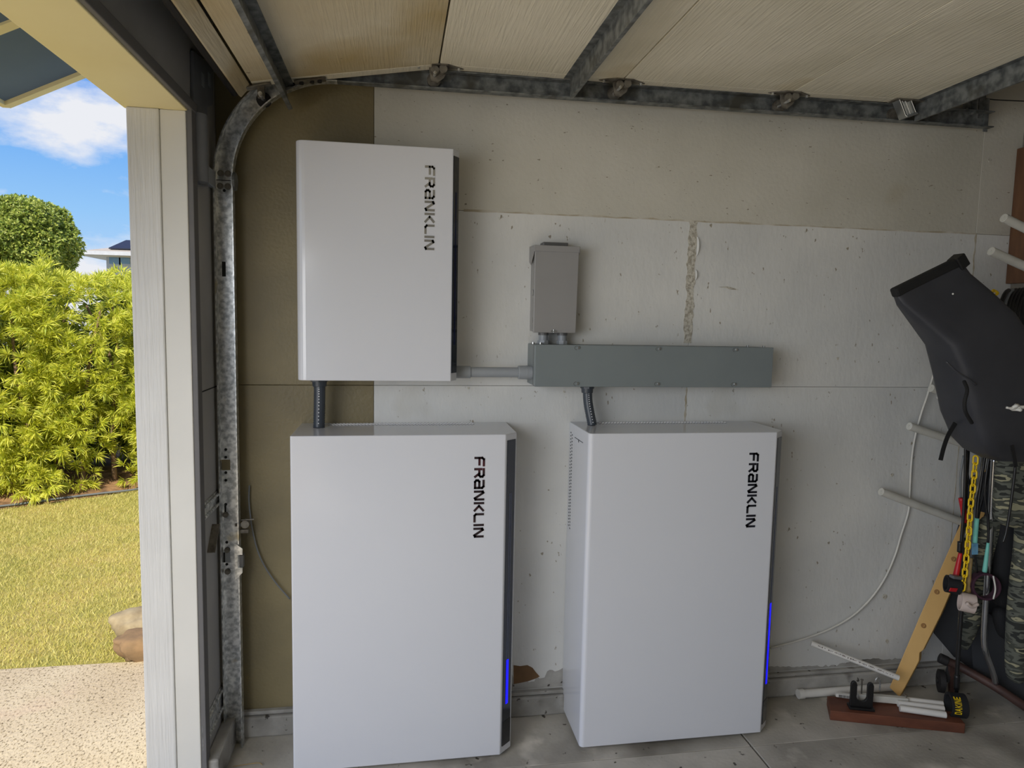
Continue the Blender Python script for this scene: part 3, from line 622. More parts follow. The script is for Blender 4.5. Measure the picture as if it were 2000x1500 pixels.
# ------------------------------------------------------------------ garage door track
YT = -.062                                    # web of the track
t = thing('door_track', (-.572, YT, 0), 'curved galvanised garage door track along the side wall', 'door track')
TW = .027; LIP = .030
def channel(path, norms, lip=LIP, tw=TW, th=.0022, flip=1):
    """C section swept in the XZ plane: web at YT, two lips towards the room"""
    mb = MB(); prof = [(-tw, YT), (tw, YT), (tw, YT-lip), (tw+.004, YT-lip), (tw+.004, YT+th), (-tw-.004, YT+th), (-tw-.004, YT-lip), (-tw, YT-lip)]
    k = len(prof)
    for (x, z), (nx, nz_) in zip(path, norms):
        for o, y in prof: mb.v.append((x+nx*o, y, z+nz_*o))
    for i in range(len(path)-1):
        for j in range(k): mb.f.append((i*k+j, i*k+(j+1) % k, (i+1)*k+(j+1) % k, (i+1)*k+j))
    mb.f.append(tuple(range(k))); mb.f.append(tuple((len(path)-1)*k+j for j in reversed(range(k))))
    return mb
XT, ZT, RC = -.571, 2.370, .37
obj('vertical_track', channel([(XT, .0), (XT, ZT-RC)], [(1, 0), (1, 0)]), 'galv', t)
arc = [(XT+RC-RC*math.cos(a), ZT-RC+RC*math.sin(a)) for a in np.linspace(0, math.pi/2, 22)]
an = [(math.cos(a), -math.sin(a)) for a in np.linspace(0, math.pi/2, 22)]
obj('curved_track', channel(arc, an), 'galv', t)
XE = 2.335
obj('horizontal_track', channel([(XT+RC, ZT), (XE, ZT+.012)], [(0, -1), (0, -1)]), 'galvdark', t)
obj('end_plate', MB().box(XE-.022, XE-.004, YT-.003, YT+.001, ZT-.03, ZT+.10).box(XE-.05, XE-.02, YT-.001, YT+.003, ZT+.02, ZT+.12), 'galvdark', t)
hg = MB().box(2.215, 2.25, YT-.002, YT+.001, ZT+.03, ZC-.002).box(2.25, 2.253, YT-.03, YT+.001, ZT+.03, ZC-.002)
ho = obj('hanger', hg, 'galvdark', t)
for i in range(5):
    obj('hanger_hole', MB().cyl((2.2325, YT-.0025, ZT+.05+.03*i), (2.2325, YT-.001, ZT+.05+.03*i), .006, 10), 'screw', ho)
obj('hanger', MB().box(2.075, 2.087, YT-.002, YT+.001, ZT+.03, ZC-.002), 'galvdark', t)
def bolt(x, z, r=.0085, par=None, y=YT):
    obj('bolt', MB().cyl((x, y-.0055, z), (x, y, z), r, 14, r).cyl((x, y-.0085, z), (x, y-.0055, z), r*.6, 10), 'steel', par or t, smooth='auto')
zj = ZT-RC
for dx, dz in ((-.012, .022), (.012, .022), (-.014, -.02), (.010, -.02)): bolt(XT+dx, zj+dz, .0105)
obj('splice_seam', MB().box(XT-TW, XT+TW, YT-.0012, YT, zj-.001, zj+.001), 'hole', t)
obj('splice_flange', MB().cyl((XT+.031, YT-.012, zj-.004), (XT+.039, YT-.012, zj-.004), .030, 16), 'galvdark', t)
vt_ = lambda y, x=441: P(x, y, Y=YT)
for (x_, y_) in ((441, 878), (441, 893), (441, 923), (441, 938), (441, 985), (443, 1059), (443, 1102), (438, 372)):
    q = vt_(y_, x_); obj('track_hole', MB().cyl((q.x, YT-.0008, q.z), (q.x, YT, q.z), .005, 10), 'hole', t)
for (x_, y0, y1, w) in ((437, 511, 540, .006), (440, 987, 1002, .003), (441, 1424, 1440, .004)):
    a, b = vt_(y0, x_), vt_(y1, x_); obj('track_slot', MB().box(a.x-w, a.x+w, YT-.0008, YT, b.z, a.z), 'hole', t)
for (x_, y_) in ((441, 1005), (444, 1074), (445, 1116), (442, 1449)):
    q = vt_(y_, x_); bolt(q.x, q.z, .010)
a, b = vt_(898, 430), vt_(918, 450); obj('latch_window', MB().box(a.x, b.x, YT-.0010, YT, b.z, a.z), 'ply', t)
a, b = vt_(1079, 432), vt_(1098, 450); obj('latch_window', MB().box(a.x, b.x, YT-.0010, YT, b.z, a.z), 'pvcgrey', t)
a, b = vt_(1079, 432), vt_(1098, 440); obj('latch_window', MB().box(a.x, b.x, YT-.0014, YT, b.z, a.z), 'hole', t)
# lock keeper on the right lip
kp = [(458, 1060), (474, 1071), (474, 1083), (465, 1083), (465, 1108), (474, 1108), (474, 1118), (460, 1132)]
obj('lock_keeper', MB().prism([(P(a, b, Y=-.095).x, P(a, b, Y=-.095).z) for a, b in kp], lambda u, v, d: (u, d, v), -.099, -.094), 'galv', t, label='pale notched lock plate')
a, b = P(466, 1084, Y=-.085), P(476, 1107, Y=-.085); obj('lock_bolt', MB().box(a.x, b.x, -.092, -.07, b.z, a.z), 'greydark', t)
# pulley clip right of the track
a = P(480, 1022, Y=-.06)
obj('cable_clip', MB().cyl((a.x, -.075, a.z), (a.x, -.050, a.z), .014, 14).box(a.x-.035, a.x+.008, -.07, -.060, a.z-.008, a.z+.002).box(a.x-.025, a.x+.010, -.072, -.060, a.z-.032, a.z-.020).cyl((a.x-.02, -.062, a.z+.012), (a.x+.028, -.062, a.z+.014), .003, 8), 'steel', t)
# jamb brackets fixing the track to the front wall
for (y0, y1, lab) in ((985, 1021, 1), (1416, 1470, 2)):
    a, b = P(398, y0, X=XF+.006), P(398, y1, X=XF+.006)
    bm_ = MB().box(XF, XF+.004, a.y, YT-.02, b.z, a.z).box(XF, XT-TW, YT-.004, YT+.004, b.z, a.z)
    for zz in (b.z+.012, a.z-.012): bm_.cyl((XF+.006, a.y+.01, zz), (XF+.006, YT-.01, zz), .006, 8)
    obj('jamb_bracket', bm_, 'galv', t, bevel=.002, seg=1)
a = P(418, 1050, X=XF+.01); obj('cable_hook', MB().bar((XF+.01, a.y-.05, a.z-.035), (XF+.01, a.y+.02, a.z+.04), .004, .03, (1, 0, 0)), 'steel', t)

# painted steel flag bracket on the front wall
fb = [P(*q, X=XF+.012) for q in ((379, 98), (418, 130), (418, 205), (407, 210), (407, 365), (383, 362), (380, 205))]
tb = thing('spring_bracket', (XF+.012, -.2, 1.95), 'dark grey steel bracket with two slots beside the doorway header', 'bracket')
obj('plate', MB().prism([(p.y, p.z) for p in fb], lambda u, v, d: (d, u, v), XF, XF+.010), 'paintedsteel', tb, bevel=.002, seg=1)
for a0, a1 in ((394, 400), (407, 412)):
    a, b = P(a0, 140, X=XF+.012), P(a1, 172, X=XF+.012); obj('slot', MB().box(XF+.0095, XF+.0112, a.y, b.y, b.z, a.z), 'pvcgrey', tb)
a, b = P(384, 215, X=XF+.02), P(404, 362, X=XF+.02)
obj('rib', MB().cyl((XF+.010, (a.y+b.y)/2, b.z), (XF+.010, (a.y+b.y)/2, a.z), .028, 16), 'paintedsteel', tb, smooth='auto')
a, b = P(410, 324, X=XF+.02), P(421, 366, X=XF+.02)
obj('side_plate', MB().box(XF, XF+.016, a.y, b.y+.02, b.z, a.z), 'pvcgrey', tb, bevel=.002, seg=1)

# ------------------------------------------------------------------ overhead garage door
YE, ZD = -.094, 2.404
t = thing('garage_door', (.8, -2.7, ZD), 'raised sectional garage door with textured cream panels overhead', 'garage door')
YD1 = -5.2
secs = [(-.470, 2.302, .137, 2.404, 'doorstain'), (.139, ZD, .785, ZD, 'doorwood'), (.787, ZD, 1.430, ZD+.003, 'doorwood'), (1.432, ZD+.003, 2.075, ZD+.012, 'doorwood')]
for (x0, z0, x1, z1, mt) in secs:
    d = Vector((x1-x0, 0, z1-z0)).normalized(); up = Vector((-d.z, 0, d.x))*.042
    def slab(ya, yb, h0=0.0, e0=.0015):
        a = Vector((x0, 0, z0))+d*e0; b = Vector((x1, 0, z1))-d*e0
        return MB().add([(q.x+up.x*s+0, y, q.z+up.z*s) for s in (h0, 1) for q, y in ((a, ya), (b, ya), (b, yb), (a, yb))], [(3, 2, 1, 0), (4, 5, 6, 7), (0, 1, 5, 4), (1, 2, 6, 5), (2, 3, 7, 6), (3, 0, 4, 7)])
    sc_ = obj('door_section', slab(YD1, -.1415), mt, t, bevel=.001, seg=1)
    obj('end_stile', slab(-.1395, YE), 'doorwood', sc_, bevel=.001, seg=1)
# bottom rail with rubber seal
a, b = Vector((-.506, 0, 2.262)), Vector((-.474, 0, 2.300))
obj('bottom_rail', MB().add([(q.x+o, y, q.z+oz) for o, oz in ((0, 0), (-.02, .016)) for q, y in ((a, YD1), (b, YD1), (b, -.10), (a, -.10))], [(3, 2, 1, 0), (4, 5, 6, 7), (0, 1, 5, 4), (1, 2, 6, 5), (2, 3, 7, 6), (3, 0, 4, 7)]), 'doorstain', t, bevel=.002, seg=1)
obj('bottom_seal', MB().tube([(-.524, YD1, 2.272), (-.524, -.11, 2.272)], .012, 8), 'rubber', t)
# stiffening struts
def strut(x, z, slope, h, lbl, y1=-.10, fl=.028):
    d = Vector((1, 0, slope)).normalized(); n = Vector((d.z, 0, -d.x))
    prof = [(-.026, 0), (-.002, 0), (-.002, h), (.002, h+.0), (.012, h-.002), (.012, h-.006), (.003, h-.004), (.003, .003), (.030, .003), (.030, 0), (.03, -.001), (-.026, -.001)]
    k = len(prof); mb = MB()
    for y in (YD1, y1):
        for u, v in prof: q = Vector((x, y, z))+d*u+n*(v+.001); mb.v.append(tuple(q))
    mb.f = [(j, (j+1) % k, k+(j+1) % k, k+j) for j in range(k)] + [tuple(range(k)), tuple(reversed(range(k, 2*k)))]
    return obj('strut', mb, 'galvdark', t, label=lbl)
strut(-.372, 2.318, .17, .078, 'galvanised strut on the lowest panel', y1=-.075)
strut(.604, ZD, 0, .066, 'galvanised strut crossing the second panel')
strut(1.974, ZD+.010, .01, .066, 'galvanised strut near the top panel')
# roller hinges
def hinge(x, z):
    h = obj('hinge', MB().prism([(x-.085, -.118), (x-.03, -.150), (x+.03, -.150), (x+.085, -.118), (x+.03, -.104), (x-.03, -.104)], lambda u, v, d: (u, v, d), z-.004, z-.001), 'steel', t)
    obj('hinge_barrel', MB().cyl((x-.014, -.142, z-.019), (x-.014, -.104, z-.019), .014, 14).cyl((x+.014, -.142, z-.014), (x+.014, -.104, z-.014), .014, 14).prism([(x-.034, z), (x+.034, z), (x+.018, z-.036), (x-.002, z-.052), (x-.026, z-.05)], lambda u, v, d: (u, d, v), -.118, -.113), 'steel', h, smooth='auto')
    obj('hinge_bolt', MB().cyl((x-.068, -.124, z-.012), (x-.068, -.124, z-.004), .005, 8).cyl((x+.068, -.124, z-.012), (x+.068, -.124, z-.004), .005, 8), 'galv', h)
    rl = obj('roller', MB().cyl((x-.014, YT-.012, ZT+.003), (x-.014, YT-.003, ZT+.003), .0235, 18), 'steel', t, smooth='auto')
    obj('roller_stem', MB().cyl((x-.014, -.150, ZT+.003), (x-.014, YT-.012, ZT+.003), .0055, 8), 'galv', rl)
for x, z in ((.138, 2.404), (.786, ZD), (1.431, ZD+.003)): hinge(x, z)
# top roller bracket: slanted bright plate
a = P(1745, 188, Y=-.13); 
br = obj('top_bracket', MB().obox(P(1768, 205, Y=-.13), Vector((.030, 0, .012)), (0, .03, 0), Vector((-.016, 0, .036))*.001+Vector((.0, .0, .0015))), 'galv', t) if 0 else None
c = P(1765, 207, Y=-.125); ax = Vector((.021, 0, .007)); az = Vector((.020, 0, -.037))
br = obj('top_bracket', MB().obox(c, ax, (0, .004, 0), az).obox(c+ax*1.0, ax*.08, (0, -.02, 0), az).obox(c-ax*1.0, ax*.08, (0, -.02, 0), az).obox(c+az*1.0+ax*.1, ax*1.1, (0, .022, 0), az*.10).obox(c-ax*.25, ax*.06, (0, -.010, 0), az*.92).obox(c+ax*.3, ax*.06, (0, -.010, 0), az*.92), 'screw', t, bevel=.001, seg=1)
obj('bracket_flange', MB().box(c.x-.05, c.x+.09, -.15, -.10, ZD+.004, ZD+.008), 'steel', br)
rl = obj('roller', MB().cyl((1.90, YT-.012, ZT+.006), (1.90, YT-.003, ZT+.006), .0235, 18), 'steel', t, smooth='auto')
# bottom corner bracket with roller riding in the curve
a = P(505, 192, Y=-.10)
cb = obj('corner_bracket', MB().obox((-.455, -.112, 2.296), (.045, 0, .012), (0, .016, 0), (0, 0, .002)).box(-.452, -.430, -.118, -.102, 2.262, 2.30), 'steel', t, label='rusty corner bracket')
obj('roller', MB().cyl((-.440, YT-.014, 2.268), (-.440, YT-.003, 2.268), .024, 18), 'rubber', t, smooth='auto')
obj('roller', MB().cyl((-.440, -.14, 2.268), (-.440, YT-.012, 2.268), .007, 8), 'galv', t)
cb = obj('corner_bracket', MB().obox((-.285, -.115, 2.326), (.05, 0, .0086), (0, .018, 0), (0, 0, .0012)), 'steel', t)
for dx in (-.028, .006, .03): obj('bolt', MB().cyl((-.285+dx, -.115, 2.318+dx*.17), (-.285+dx, -.115, 2.326+dx*.17), .007, 10), 'rubber', cb)
# dark wire beyond the strut
tag(obj('support_wire', MB().tube(smoothpath([P(1920, 190, Y=-.04), P(1935, 194, Y=-.04), P(1965, 196, Y=-.04), P(2060, 200, Y=-.04)], 5), .0022, 6), 'blackcord'), 'thin dark wire running from the track hanger', 'wire')

# ------------------------------------------------------------------ loose cables on the side wall
pts = [(1832, 700), (1826, 722), (1812, 770), (1798, 812), (1786, 860), (1780, 905), (1777, 960), (1774, 1000), (1760, 1045), (1748, 1085), (1728, 1130), (1700, 1170), (1665, 1203), (1622, 1228), (1570, 1248), (1505, 1266)]
pp = [P(a, b, Y=-.012-.03*max(0, 1-i/4)) for i, (a, b) in enumerate(pts)]
tag(obj('hanging_cable', MB().tube(smoothpath(pp, 6), .0042, 8), 'cord', smooth=True), 'thin white cord hanging in a long curve on the wall', 'cord')
pts = [(487, 948), (486, 975), (489, 1008), (493, 1035), (503, 1075), (518, 1108), (540, 1140), (566, 1170)]
tag(obj('grey_wire', MB().tube(smoothpath([P(a, b, Y=-.015) for a, b in pts], 6), .0028, 7), 'greycord', smooth=True), 'thin wire curving behind the battery cabinet near the track', 'wire')

# ------------------------------------------------------------------ corner at the rear wall: rack pegs and what hangs there
struct('trim_7', MB().box(XR-.03, XR, -.10, -.002, 1.745, 2.3), 'brownwood', bevel=.002)
pl_ = ['lowest white peg sticking out below the dangling leashes', 'white peg behind the hanging end of the bag strap', 'short white peg end just left of the black bag', 'white peg above the coiled cable', 'topmost white peg by the brown wood', 'peg hidden behind the black bag']
pegs = [((1.981, -.05, .874), (XR, -.05, .666)), ((2.089, -.05, 1.148), (XR, -.05, 1.007)), ((2.178, -.05, 1.306), (XR, -.05, 1.178)), ((2.167, -.30, 1.841), (XR, -.30, 1.705)), ((2.209, -.30, 1.964), (XR, -.30, 1.835)), ((2.02, -.28, 1.30), (XR, -.28, 1.13))]
for i, (a, b) in enumerate(pegs):
    tg = thing('rack_peg', b, pl_[i], 'peg', 'white rack pegs')
    obj('dowel', MB().cyl(a, b, .0165, 16), 'pegpaint', tg, smooth='auto', bevel=.002, seg=2)
    dv = (Vector(a)-Vector(b)).normalized(); obj('end_screw', MB().cyl(Vector(a), Vector(a)+dv*.002, .005, 8), 'pegpaint', tg)
# black roll-top bag
sec = [((1746, 575), (1876, 512), .026), ((1757, 596), (1889, 535), .05), ((1793, 636), (1922, 570), .10), ((1830, 676), (1957, 612), .15), ((1848, 728), (2004, 690), .18), ((1866, 808), (2036, 770), .19), ((1884, 858), (2044, 838), .17), ((1902, 880), (2036, 880), .14), ((1930, 896), (2005, 898), .09)]
YB = -.46
bgt = thing('roll_top_bag', P(1960, 903, Y=YB), 'large black roll top dry bag hanging at the right', 'bag')
mb = MB(); ns = 24
for (l, r, th) in sec:
    a, b = P(*l, Y=YB), P(*r, Y=YB); c = (a+b)/2; h = (b-a)/2
    for j in range(ns):
        an_ = 2*math.pi*j/ns; cu, su = math.cos(an_), math.sin(an_); e = .30
        mb.v.append(tuple(c + h*(abs(cu)**e*(1 if cu >= 0 else -1)) + Vector((0, 1, 0))*(th/2*abs(su)**e*(1 if su >= 0 else -1))))
for i in range(len(sec)-1):
    for j in range(ns): mb.f.append((i*ns+j, i*ns+(j+1) % ns, (i+1)*ns+(j+1) % ns, (i+1)*ns+j))
mb.f.append(tuple(reversed(range(ns)))); mb.f.append(tuple((len(sec)-1)*ns+j for j in range(ns)))
obj('bag_body', mb, 'bag', bgt, smooth='auto', bevel=.006, seg=2)
a, b = P(1745, 573, Y=YB), P(1876, 509, Y=YB)
obj('roll_top', MB().bar(a, b, .034, .034, (0, 1, 0)), 'webbing', bgt, bevel=.008)
c = P(1872, 512, Y=YB); obj('buckle', MB().obox(c, (.014, 0, .012), (0, .024, 0), (-.014, 0, .018)), 'blackplastic', bgt, bevel=.004)
hl_ = smoothpath([P(1883, 745, Y=-.557), P(1889, 762, Y=-.585), P(1884, 785, Y=-.59), P(1886, 805, Y=-.585), P(1898, 826, Y=-.560)], 6)
obj('grab_handle', MB().tube(hl_, .006, 8), 'webbing', bgt, smooth=True)
obj('crease', MB().tube(smoothpath([P(1848, 706, Y=-.548), P(1868, 725, Y=-.557), P(1892, 740, Y=-.560), P(1906, 752, Y=-.561)], 5), .003, 6), 'bag', bgt, smooth=True)
def strap(pts, w, mt, par, Y, th=.003):
    mb = MB(); q = smoothpath([P(a, b, Y=Y) for a, b in pts], 5)
    for i, p_ in enumerate(q):
        tt = (q[min(i+1, len(q)-1)]-q[max(i-1, 0)]).normalized(); s = Vector((tt.z, 0, -tt.x))*w/2
        mb.v += [tuple(p_+s+Vector((0, -th/2, 0))), tuple(p_-s+Vector((0, -th/2, 0))), tuple(p_-s+Vector((0, th/2, 0))), tuple(p_+s+Vector((0, th/2, 0)))]
    for i in range(len(q)-1):
        for j in range(4): mb.f.append((4*i+j, 4*i+(j+1) % 4, 4*i+4+(j+1) % 4, 4*i+4+j))
    mb.f += [(0, 1, 2, 3), tuple(4*(len(q)-1)+j for j in (3, 2, 1, 0))]
    return obj('strap', mb, mt, par)
strap([(1866, 826), (1852, 850), (1843, 875), (1837, 899)], .016, 'webbing', bgt, -.45)
strap([(1976, 870), (1980, 890), (1984, 912)], .014, 'webbing', bgt, -.56)
obj('seam_dot', MB().cyl(P(1861, 574, Y=-.508), P(1861, 574, Y=-.500), .003, 8), 'pegpaint', bgt)
# coiled cable with yellow tie on a peg
ct = thing('coiled_cable', P(1965, 690, Y=-.28), 'coil of black cable with a yellow tie beside the bag', 'cable')
for i in range(6):
    c = P(1962+i*7, 640+i*2, Y=-.28+.012*i); rx, rz_ = .085+.004*i, .14+.006*i
    lp = [(c.x+rx*math.cos(a)*.8, c.y+rx*math.cos(a)*.5+.004*math.sin(3*a), c.z+rz_*math.sin(a)) for a in np.linspace(0, 2*math.pi, 28)[:-1]]
    obj('coil_loop', MB().tube(lp, .0075 if i else .008, 8, closed=True), 'greycord' if i == 1 else 'blackcord', ct, smooth=True)
tie = P(1935, 570, Y=-.31)
obj('yellow_tie', MB().tube(smoothpath([tie+Vector(q) for q in ((-.02, 0, .006), (-.005, -.01, -.004), (.01, .0, .006), (.022, -.008, -.004), (.008, -.01, -.014), (-.006, 0, -.02))], 5), .005, 7), 'yellow', ct, smooth=True)
# white knotted rope end
k0 = P(1985, 796, Y=-.60)
rp = thing('rope_end', k0, 'white knotted rope end in front of the black bag', 'rope')
obj('knot', MB().tube(smoothpath([k0+Vector((.012*math.cos(a)*(1+.3*math.sin(3*a)), .010*math.sin(2*a), .010*math.sin(a)*(1+.4*math.cos(2*a)))) for a in np.linspace(0, 9, 16)], 4), .0055, 7), 'cord', rp, smooth=True)
obj('tail', MB().tube(smoothpath([k0, k0+Vector((-.016, 0, -.003)), k0+Vector((-.036, .002, .000))], 4), [.006, .006, .006, .006, .006, .005, .004, .004, .004], 7), 'cord', rp, smooth=True)
obj('tail', MB().tube(smoothpath([k0, k0+Vector((.05, .0, .008)), k0+Vector((.12, .08, .05)), k0+Vector((.2, .3, .2))], 4), .006, 7), 'cord', rp, smooth=True)

# hanging leashes -------------------------------------------------------------
YL = -.30
def cordtube(name, par, pts, r, mt, Y=YL, n=7):
    return obj(name, MB().tube(smoothpath([P(a, b, Y=Y) if not isinstance(a, tuple) else P(*a, Y=b) for a, b in pts], 6), r, n), mt, par, smooth=True)
def cuff(par, cx, cy, Y, r, w, mt, axis, th=.006, name='cuff'):
    """open ended band around an axis, hollow"""
    c = P(cx, cy, Y=Y); ax = Vector(axis).normalized(); u = ax.orthogonal().normalized()
    u = (Vector((0, 0, 1))-ax*ax.z).normalized(); v = ax.cross(u); mb = MB(); n = 26
    for k in range(n):
        a = 2*math.pi*k/n; d = u*math.cos(a)+v*math.sin(a)
        for rr, o in ((r, -w/2), (r, w/2), (r-th, w/2), (r-th, -w/2)): mb.v.append(tuple(c+d*rr+ax*o))
    for k in range(n):
        k2 = (k+1) % n
        for j in range(4): mb.f.append((4*k+j, 4*k+(j+1) % 4, 4*k2+(j+1) % 4, 4*k2+j))
    return obj(name, mb, mt, par, smooth='auto', bevel=.0015), c, ax, u, v
# 1 red
l1 = thing('surf_leash', P(1862, 1158, Y=YL), 'leash with red swivel ends and a black and red ankle cuff', 'leash', 'hanging leashes')
cordtube('cord', l1, [(1886, 870), (1885, 930), (1882, 1000), (1877, 1060), (1875, 1085)], .0055, 'blackcord')
cordtube('upper_cord', l1, [(1882, 890), (1876, 930), (1876, 975)], .004, 'greycord', Y=-.26)
cordtube('red_sleeve', l1, [(1877, 973), (1881, 995), (1885, 1020)], .010, 'red', Y=-.27)
cordtube('rail_saver', l1, [(1875, 1058), (1874, 1078)], .009, 'blackplastic')
cordtube('red_swivel', l1, [(1876, 1080), (1872, 1100), (1867, 1126)], [.007+.0004*i for i in range(13)], 'red')
cuff(l1, 1861, 1142, YL, .033, .05, 'neoprene', (.9, -.45, -.1), .008)
a = P(1862, 1152, Y=YL-.034); obj('cuff_patch', MB().obox(a, (.016, 0, -.002), (0, .002, 0), (.003, 0, .007)), 'red', l1, bevel=.002)
a = P(1867, 1127, Y=YL-.02); obj('cuff_tab', MB().obox(a, (.020, 0, -.003), (0, .012, 0), (0, 0, .006)), 'greydark', l1, bevel=.002)
# 2 teal A
l2 = thing('surf_leash', P(1905, 1085, Y=YL), 'leash with a teal sleeve and blue tag left of the plum cuff', 'leash', 'hanging leashes')
cordtube('cord', l2, [(1925, 880), (1918, 930), (1910, 985), (1908, 1015)], .0055, 'blackcord', Y=-.31)
cordtube('teal_sleeve', l2, [(1908, 1012), (1906, 1035), (1904, 1062)], .0088, 'teal', Y=-.31)
a = P(1904, 1072, Y=-.318); obj('tag', MB().obox(a, (.012, 0, 0), (0, .002, 0), (-.002, 0, .022)), 'bluetag', l2)
cordtube('lower_cord', l2, [(1904, 1080), (1906, 1100), (1908, 1118)], .0045, 'blackcord', Y=-.31)
# 3 teal B with plum cuff
l3 = thing('surf_leash', P(1924, 1172, Y=YL), 'leash with a teal swivel and a dark plum ring cuff', 'leash', 'hanging leashes')
cordtube('cord', l3, [(1934, 880), (1926, 930), (1924, 970), (1930, 1020), (1930, 1062)], .0045, 'blackcord', Y=-.33)
cordtube('teal_swivel', l3, [(1930, 1060), (1927, 1085), (1923, 1117)], [.0055+.0003*i for i in range(13)], 'teal', Y=-.33)
cuff(l3, 1922, 1144, -.33, .052, .04, 'purple', (-.28, -.95, 0.12), .008)
cordtube('edge_piping', l3, [(1940, 1125), (1944, 1150), (1940, 1170)], .003, 'cord', Y=-.36)
# 4 black with yellow lettering
l4 = thing('surf_leash', P(1868, 1405, Y=-.27), 'black leash whose cuff with yellow lettering rests by the redwood board', 'leash', 'hanging leashes')
cordtube('cord', l4, [(1890, 880), (1884, 1000), (1880, 1150), (1875, 1230), (1870, 1300), (1868, 1352)], .0078, 'blackcord', Y=-.265)
cordtube('strain_relief', l4, [(1869, 1318), (1868, 1345)], .011, 'blackplastic', Y=-.265)
co, c, ax, u, v_ = cuff(l4, 1868, 1377, -.30, .046, .058, 'neoprene', (.93, -.36, 0), .010)
side = 1 if (v_.y < 0) else -1
def ring_text(uu, vv, d):
    # runs from the bottom to the top of the cuff, letters' tops to the left
    ang = -(uu-.5)*1.4-.42
    dirv = (v_*side*math.cos(ang) - u*math.sin(ang))
    return tuple(c + dirv*(.0465+d) - ax*(vv*.021+.010))
obj('lettering', letters('DAKINE', ring_text, t=.18, d0=-.0005, d1=.0012, gap=.46), 'yellow', l4, label='yellow lettering DAKINE')
# 5 pinkish cuff with tan tube
l5 = thing('surf_leash', P(1890, 1200, Y=YL), 'leash with tan tube and a pinkish white rolled cuff', 'leash', 'hanging leashes')
cordtube('cord', l5, [(1917, 880), (1908, 960), (1900, 1040), (1897, 1095)], .0045, 'greycord', Y=-.295)
cordtube('tan_tube', l5, [(1897, 1090), (1893, 1120), (1891, 1156)], [.006+.0004*i for i in range(13)], 'tan', Y=-.31)
cuff(l5, 1889, 1177, -.33, .036, .05, 'cuffwhite', (.85, -.5, -.1), .006)
cordtube('cuff_flap', l5, [(1888, 1178), (1898, 1185), (1910, 1180)], .007, 'cuffwhite', Y=-.375)
# extra loops of cord
l6 = thing('bungee_cord', P(1900, 1045, Y=YL), 'loose olive and black cords crossing behind the yellow chain', 'cord')
cordtube('cord', l6, [(1886, 890), (1890, 930), (1898, 965), (1893, 1000)], .0045, 'blackcord', Y=-.27)
cordtube('cord', l6, [(1922, 890), (1908, 960), (1894, 1010), (1885, 1050)], .004, 'steel', Y=-.305)
cordtube('cord', l6, [(1933, 900), (1924, 950), (1912, 1000), (1906, 1040)], .0055, 'blackcord', Y=-.28)
l7 = thing('bungee_cord', P(1958, 1062, Y=-.45), 'long thin black cord hanging in front of the camouflage trousers', 'cord')
cordtube('cord', l7, [(1986, 880), (1980, 940), (1972, 1000), (1965, 1040), (1959, 1060)], .0048, 'blackcord', Y=-.45)
# yellow chain
yc_ = thing('plastic_chain', P(1880, 1152, Y=-.32), 'bright yellow plastic chain hanging among the leashes', 'chain')
cp_ = smoothpath([P(a, b, Y=-.325) for a, b in ((1906, 892), (1903, 925), (1900, 955), (1896, 985), (1894, 1015), (1892, 1045), (1889, 1075), (1886, 1105), (1883, 1130), (1879, 1152))], 12)
acc = [0]
for a, b in zip(cp_, cp_[1:]): acc.append(acc[-1]+(b-a).length)
nl = 19; pitch = acc[-1]/nl
def at_len(s):
    for i in range(len(acc)-1):
        if acc[i+1] >= s: return cp_[i].lerp(cp_[i+1], (s-acc[i])/(acc[i+1]-acc[i]+1e-9))
    return cp_[-1]
for i in range(nl):
    a, b = at_len(i*pitch), at_len((i+1)*pitch); c = (a+b)/2; d = (b-a).normalized(); hl2 = pitch*.5+.0035
    sv = Vector((1, .25, 0)) if i % 2 else Vector((.25, -1, 0)); sv = (sv-d*sv.dot(d)).normalized(); wv = .0088
    lp = [c+d*(hl2-wv)*(1 if math.sin(q) > 0 else -1)+d*wv*math.sin(q)+sv*wv*math.cos(q) for q in np.linspace(.1, 2*math.pi+.1, 15)[:-1]]
    obj('chain_link', MB().tube(lp, .0034, 6, closed=True), 'yellow', yc_, smooth=True)

# camouflage trousers and black wetsuit -----------------------------------------
def loft(par, name, rows, mt, e=.8, ns=18, sub=1):
    mb = MB()
    for (l, r, Y, th) in rows:
        a, b = P(*l, Y=Y), P(*r, Y=Y); c = (a+b)/2; h = (b-a)/2
        for j in range(ns):
            q = 2*math.pi*j/ns; cu, su = math.cos(q), math.sin(q)
            mb.v.append(tuple(c+h*abs(cu)**e*(1 if cu >= 0 else -1)+Vector((0, 1, 0))*th/2*abs(su)**e*(1 if su >= 0 else -1)))
    for i in range(len(rows)-1):
        for j in range(ns): mb.f.append((i*ns+j, i*ns+(j+1) % ns, (i+1)*ns+(j+1) % ns, (i+1)*ns+j))
    mb.f.append(tuple(reversed(range(ns)))); mb.f.append(tuple((len(rows)-1)*ns+j for j in range(ns)))
    return obj(name, mb, mt, par, smooth=True, sub=sub)
cp = thing('camouflage_trousers', P(1980, 1335, Y=-.36), 'grey green camouflage trousers hanging in the corner at far right', 'trousers')
loft(cp, 'waist', [((1948, 860), (2075, 870), -.38, .07), ((1948, 905), (2075, 915), -.38, .10), ((1946, 960), (2078, 970), -.38, .12), ((1942, 1005), (2082, 1020), -.38, .12), ((1948, 1030), (2080, 1045), -.38, .09)], 'camo')
loft(cp, 'leg', [((1984, 985), (2070, 995), -.38, .10), ((1990, 1060), (2066, 1065), -.38, .10), ((1978, 1130), (2056, 1130), -.38, .10), ((1972, 1200), (2030, 1200), -.38, .09), ((1970, 1260), (2012, 1262), -.38, .08), ((1968, 1310), (2002, 1315), -.38, .07), ((1972, 1332), (1990, 1336), -.38, .05)], 'camo')
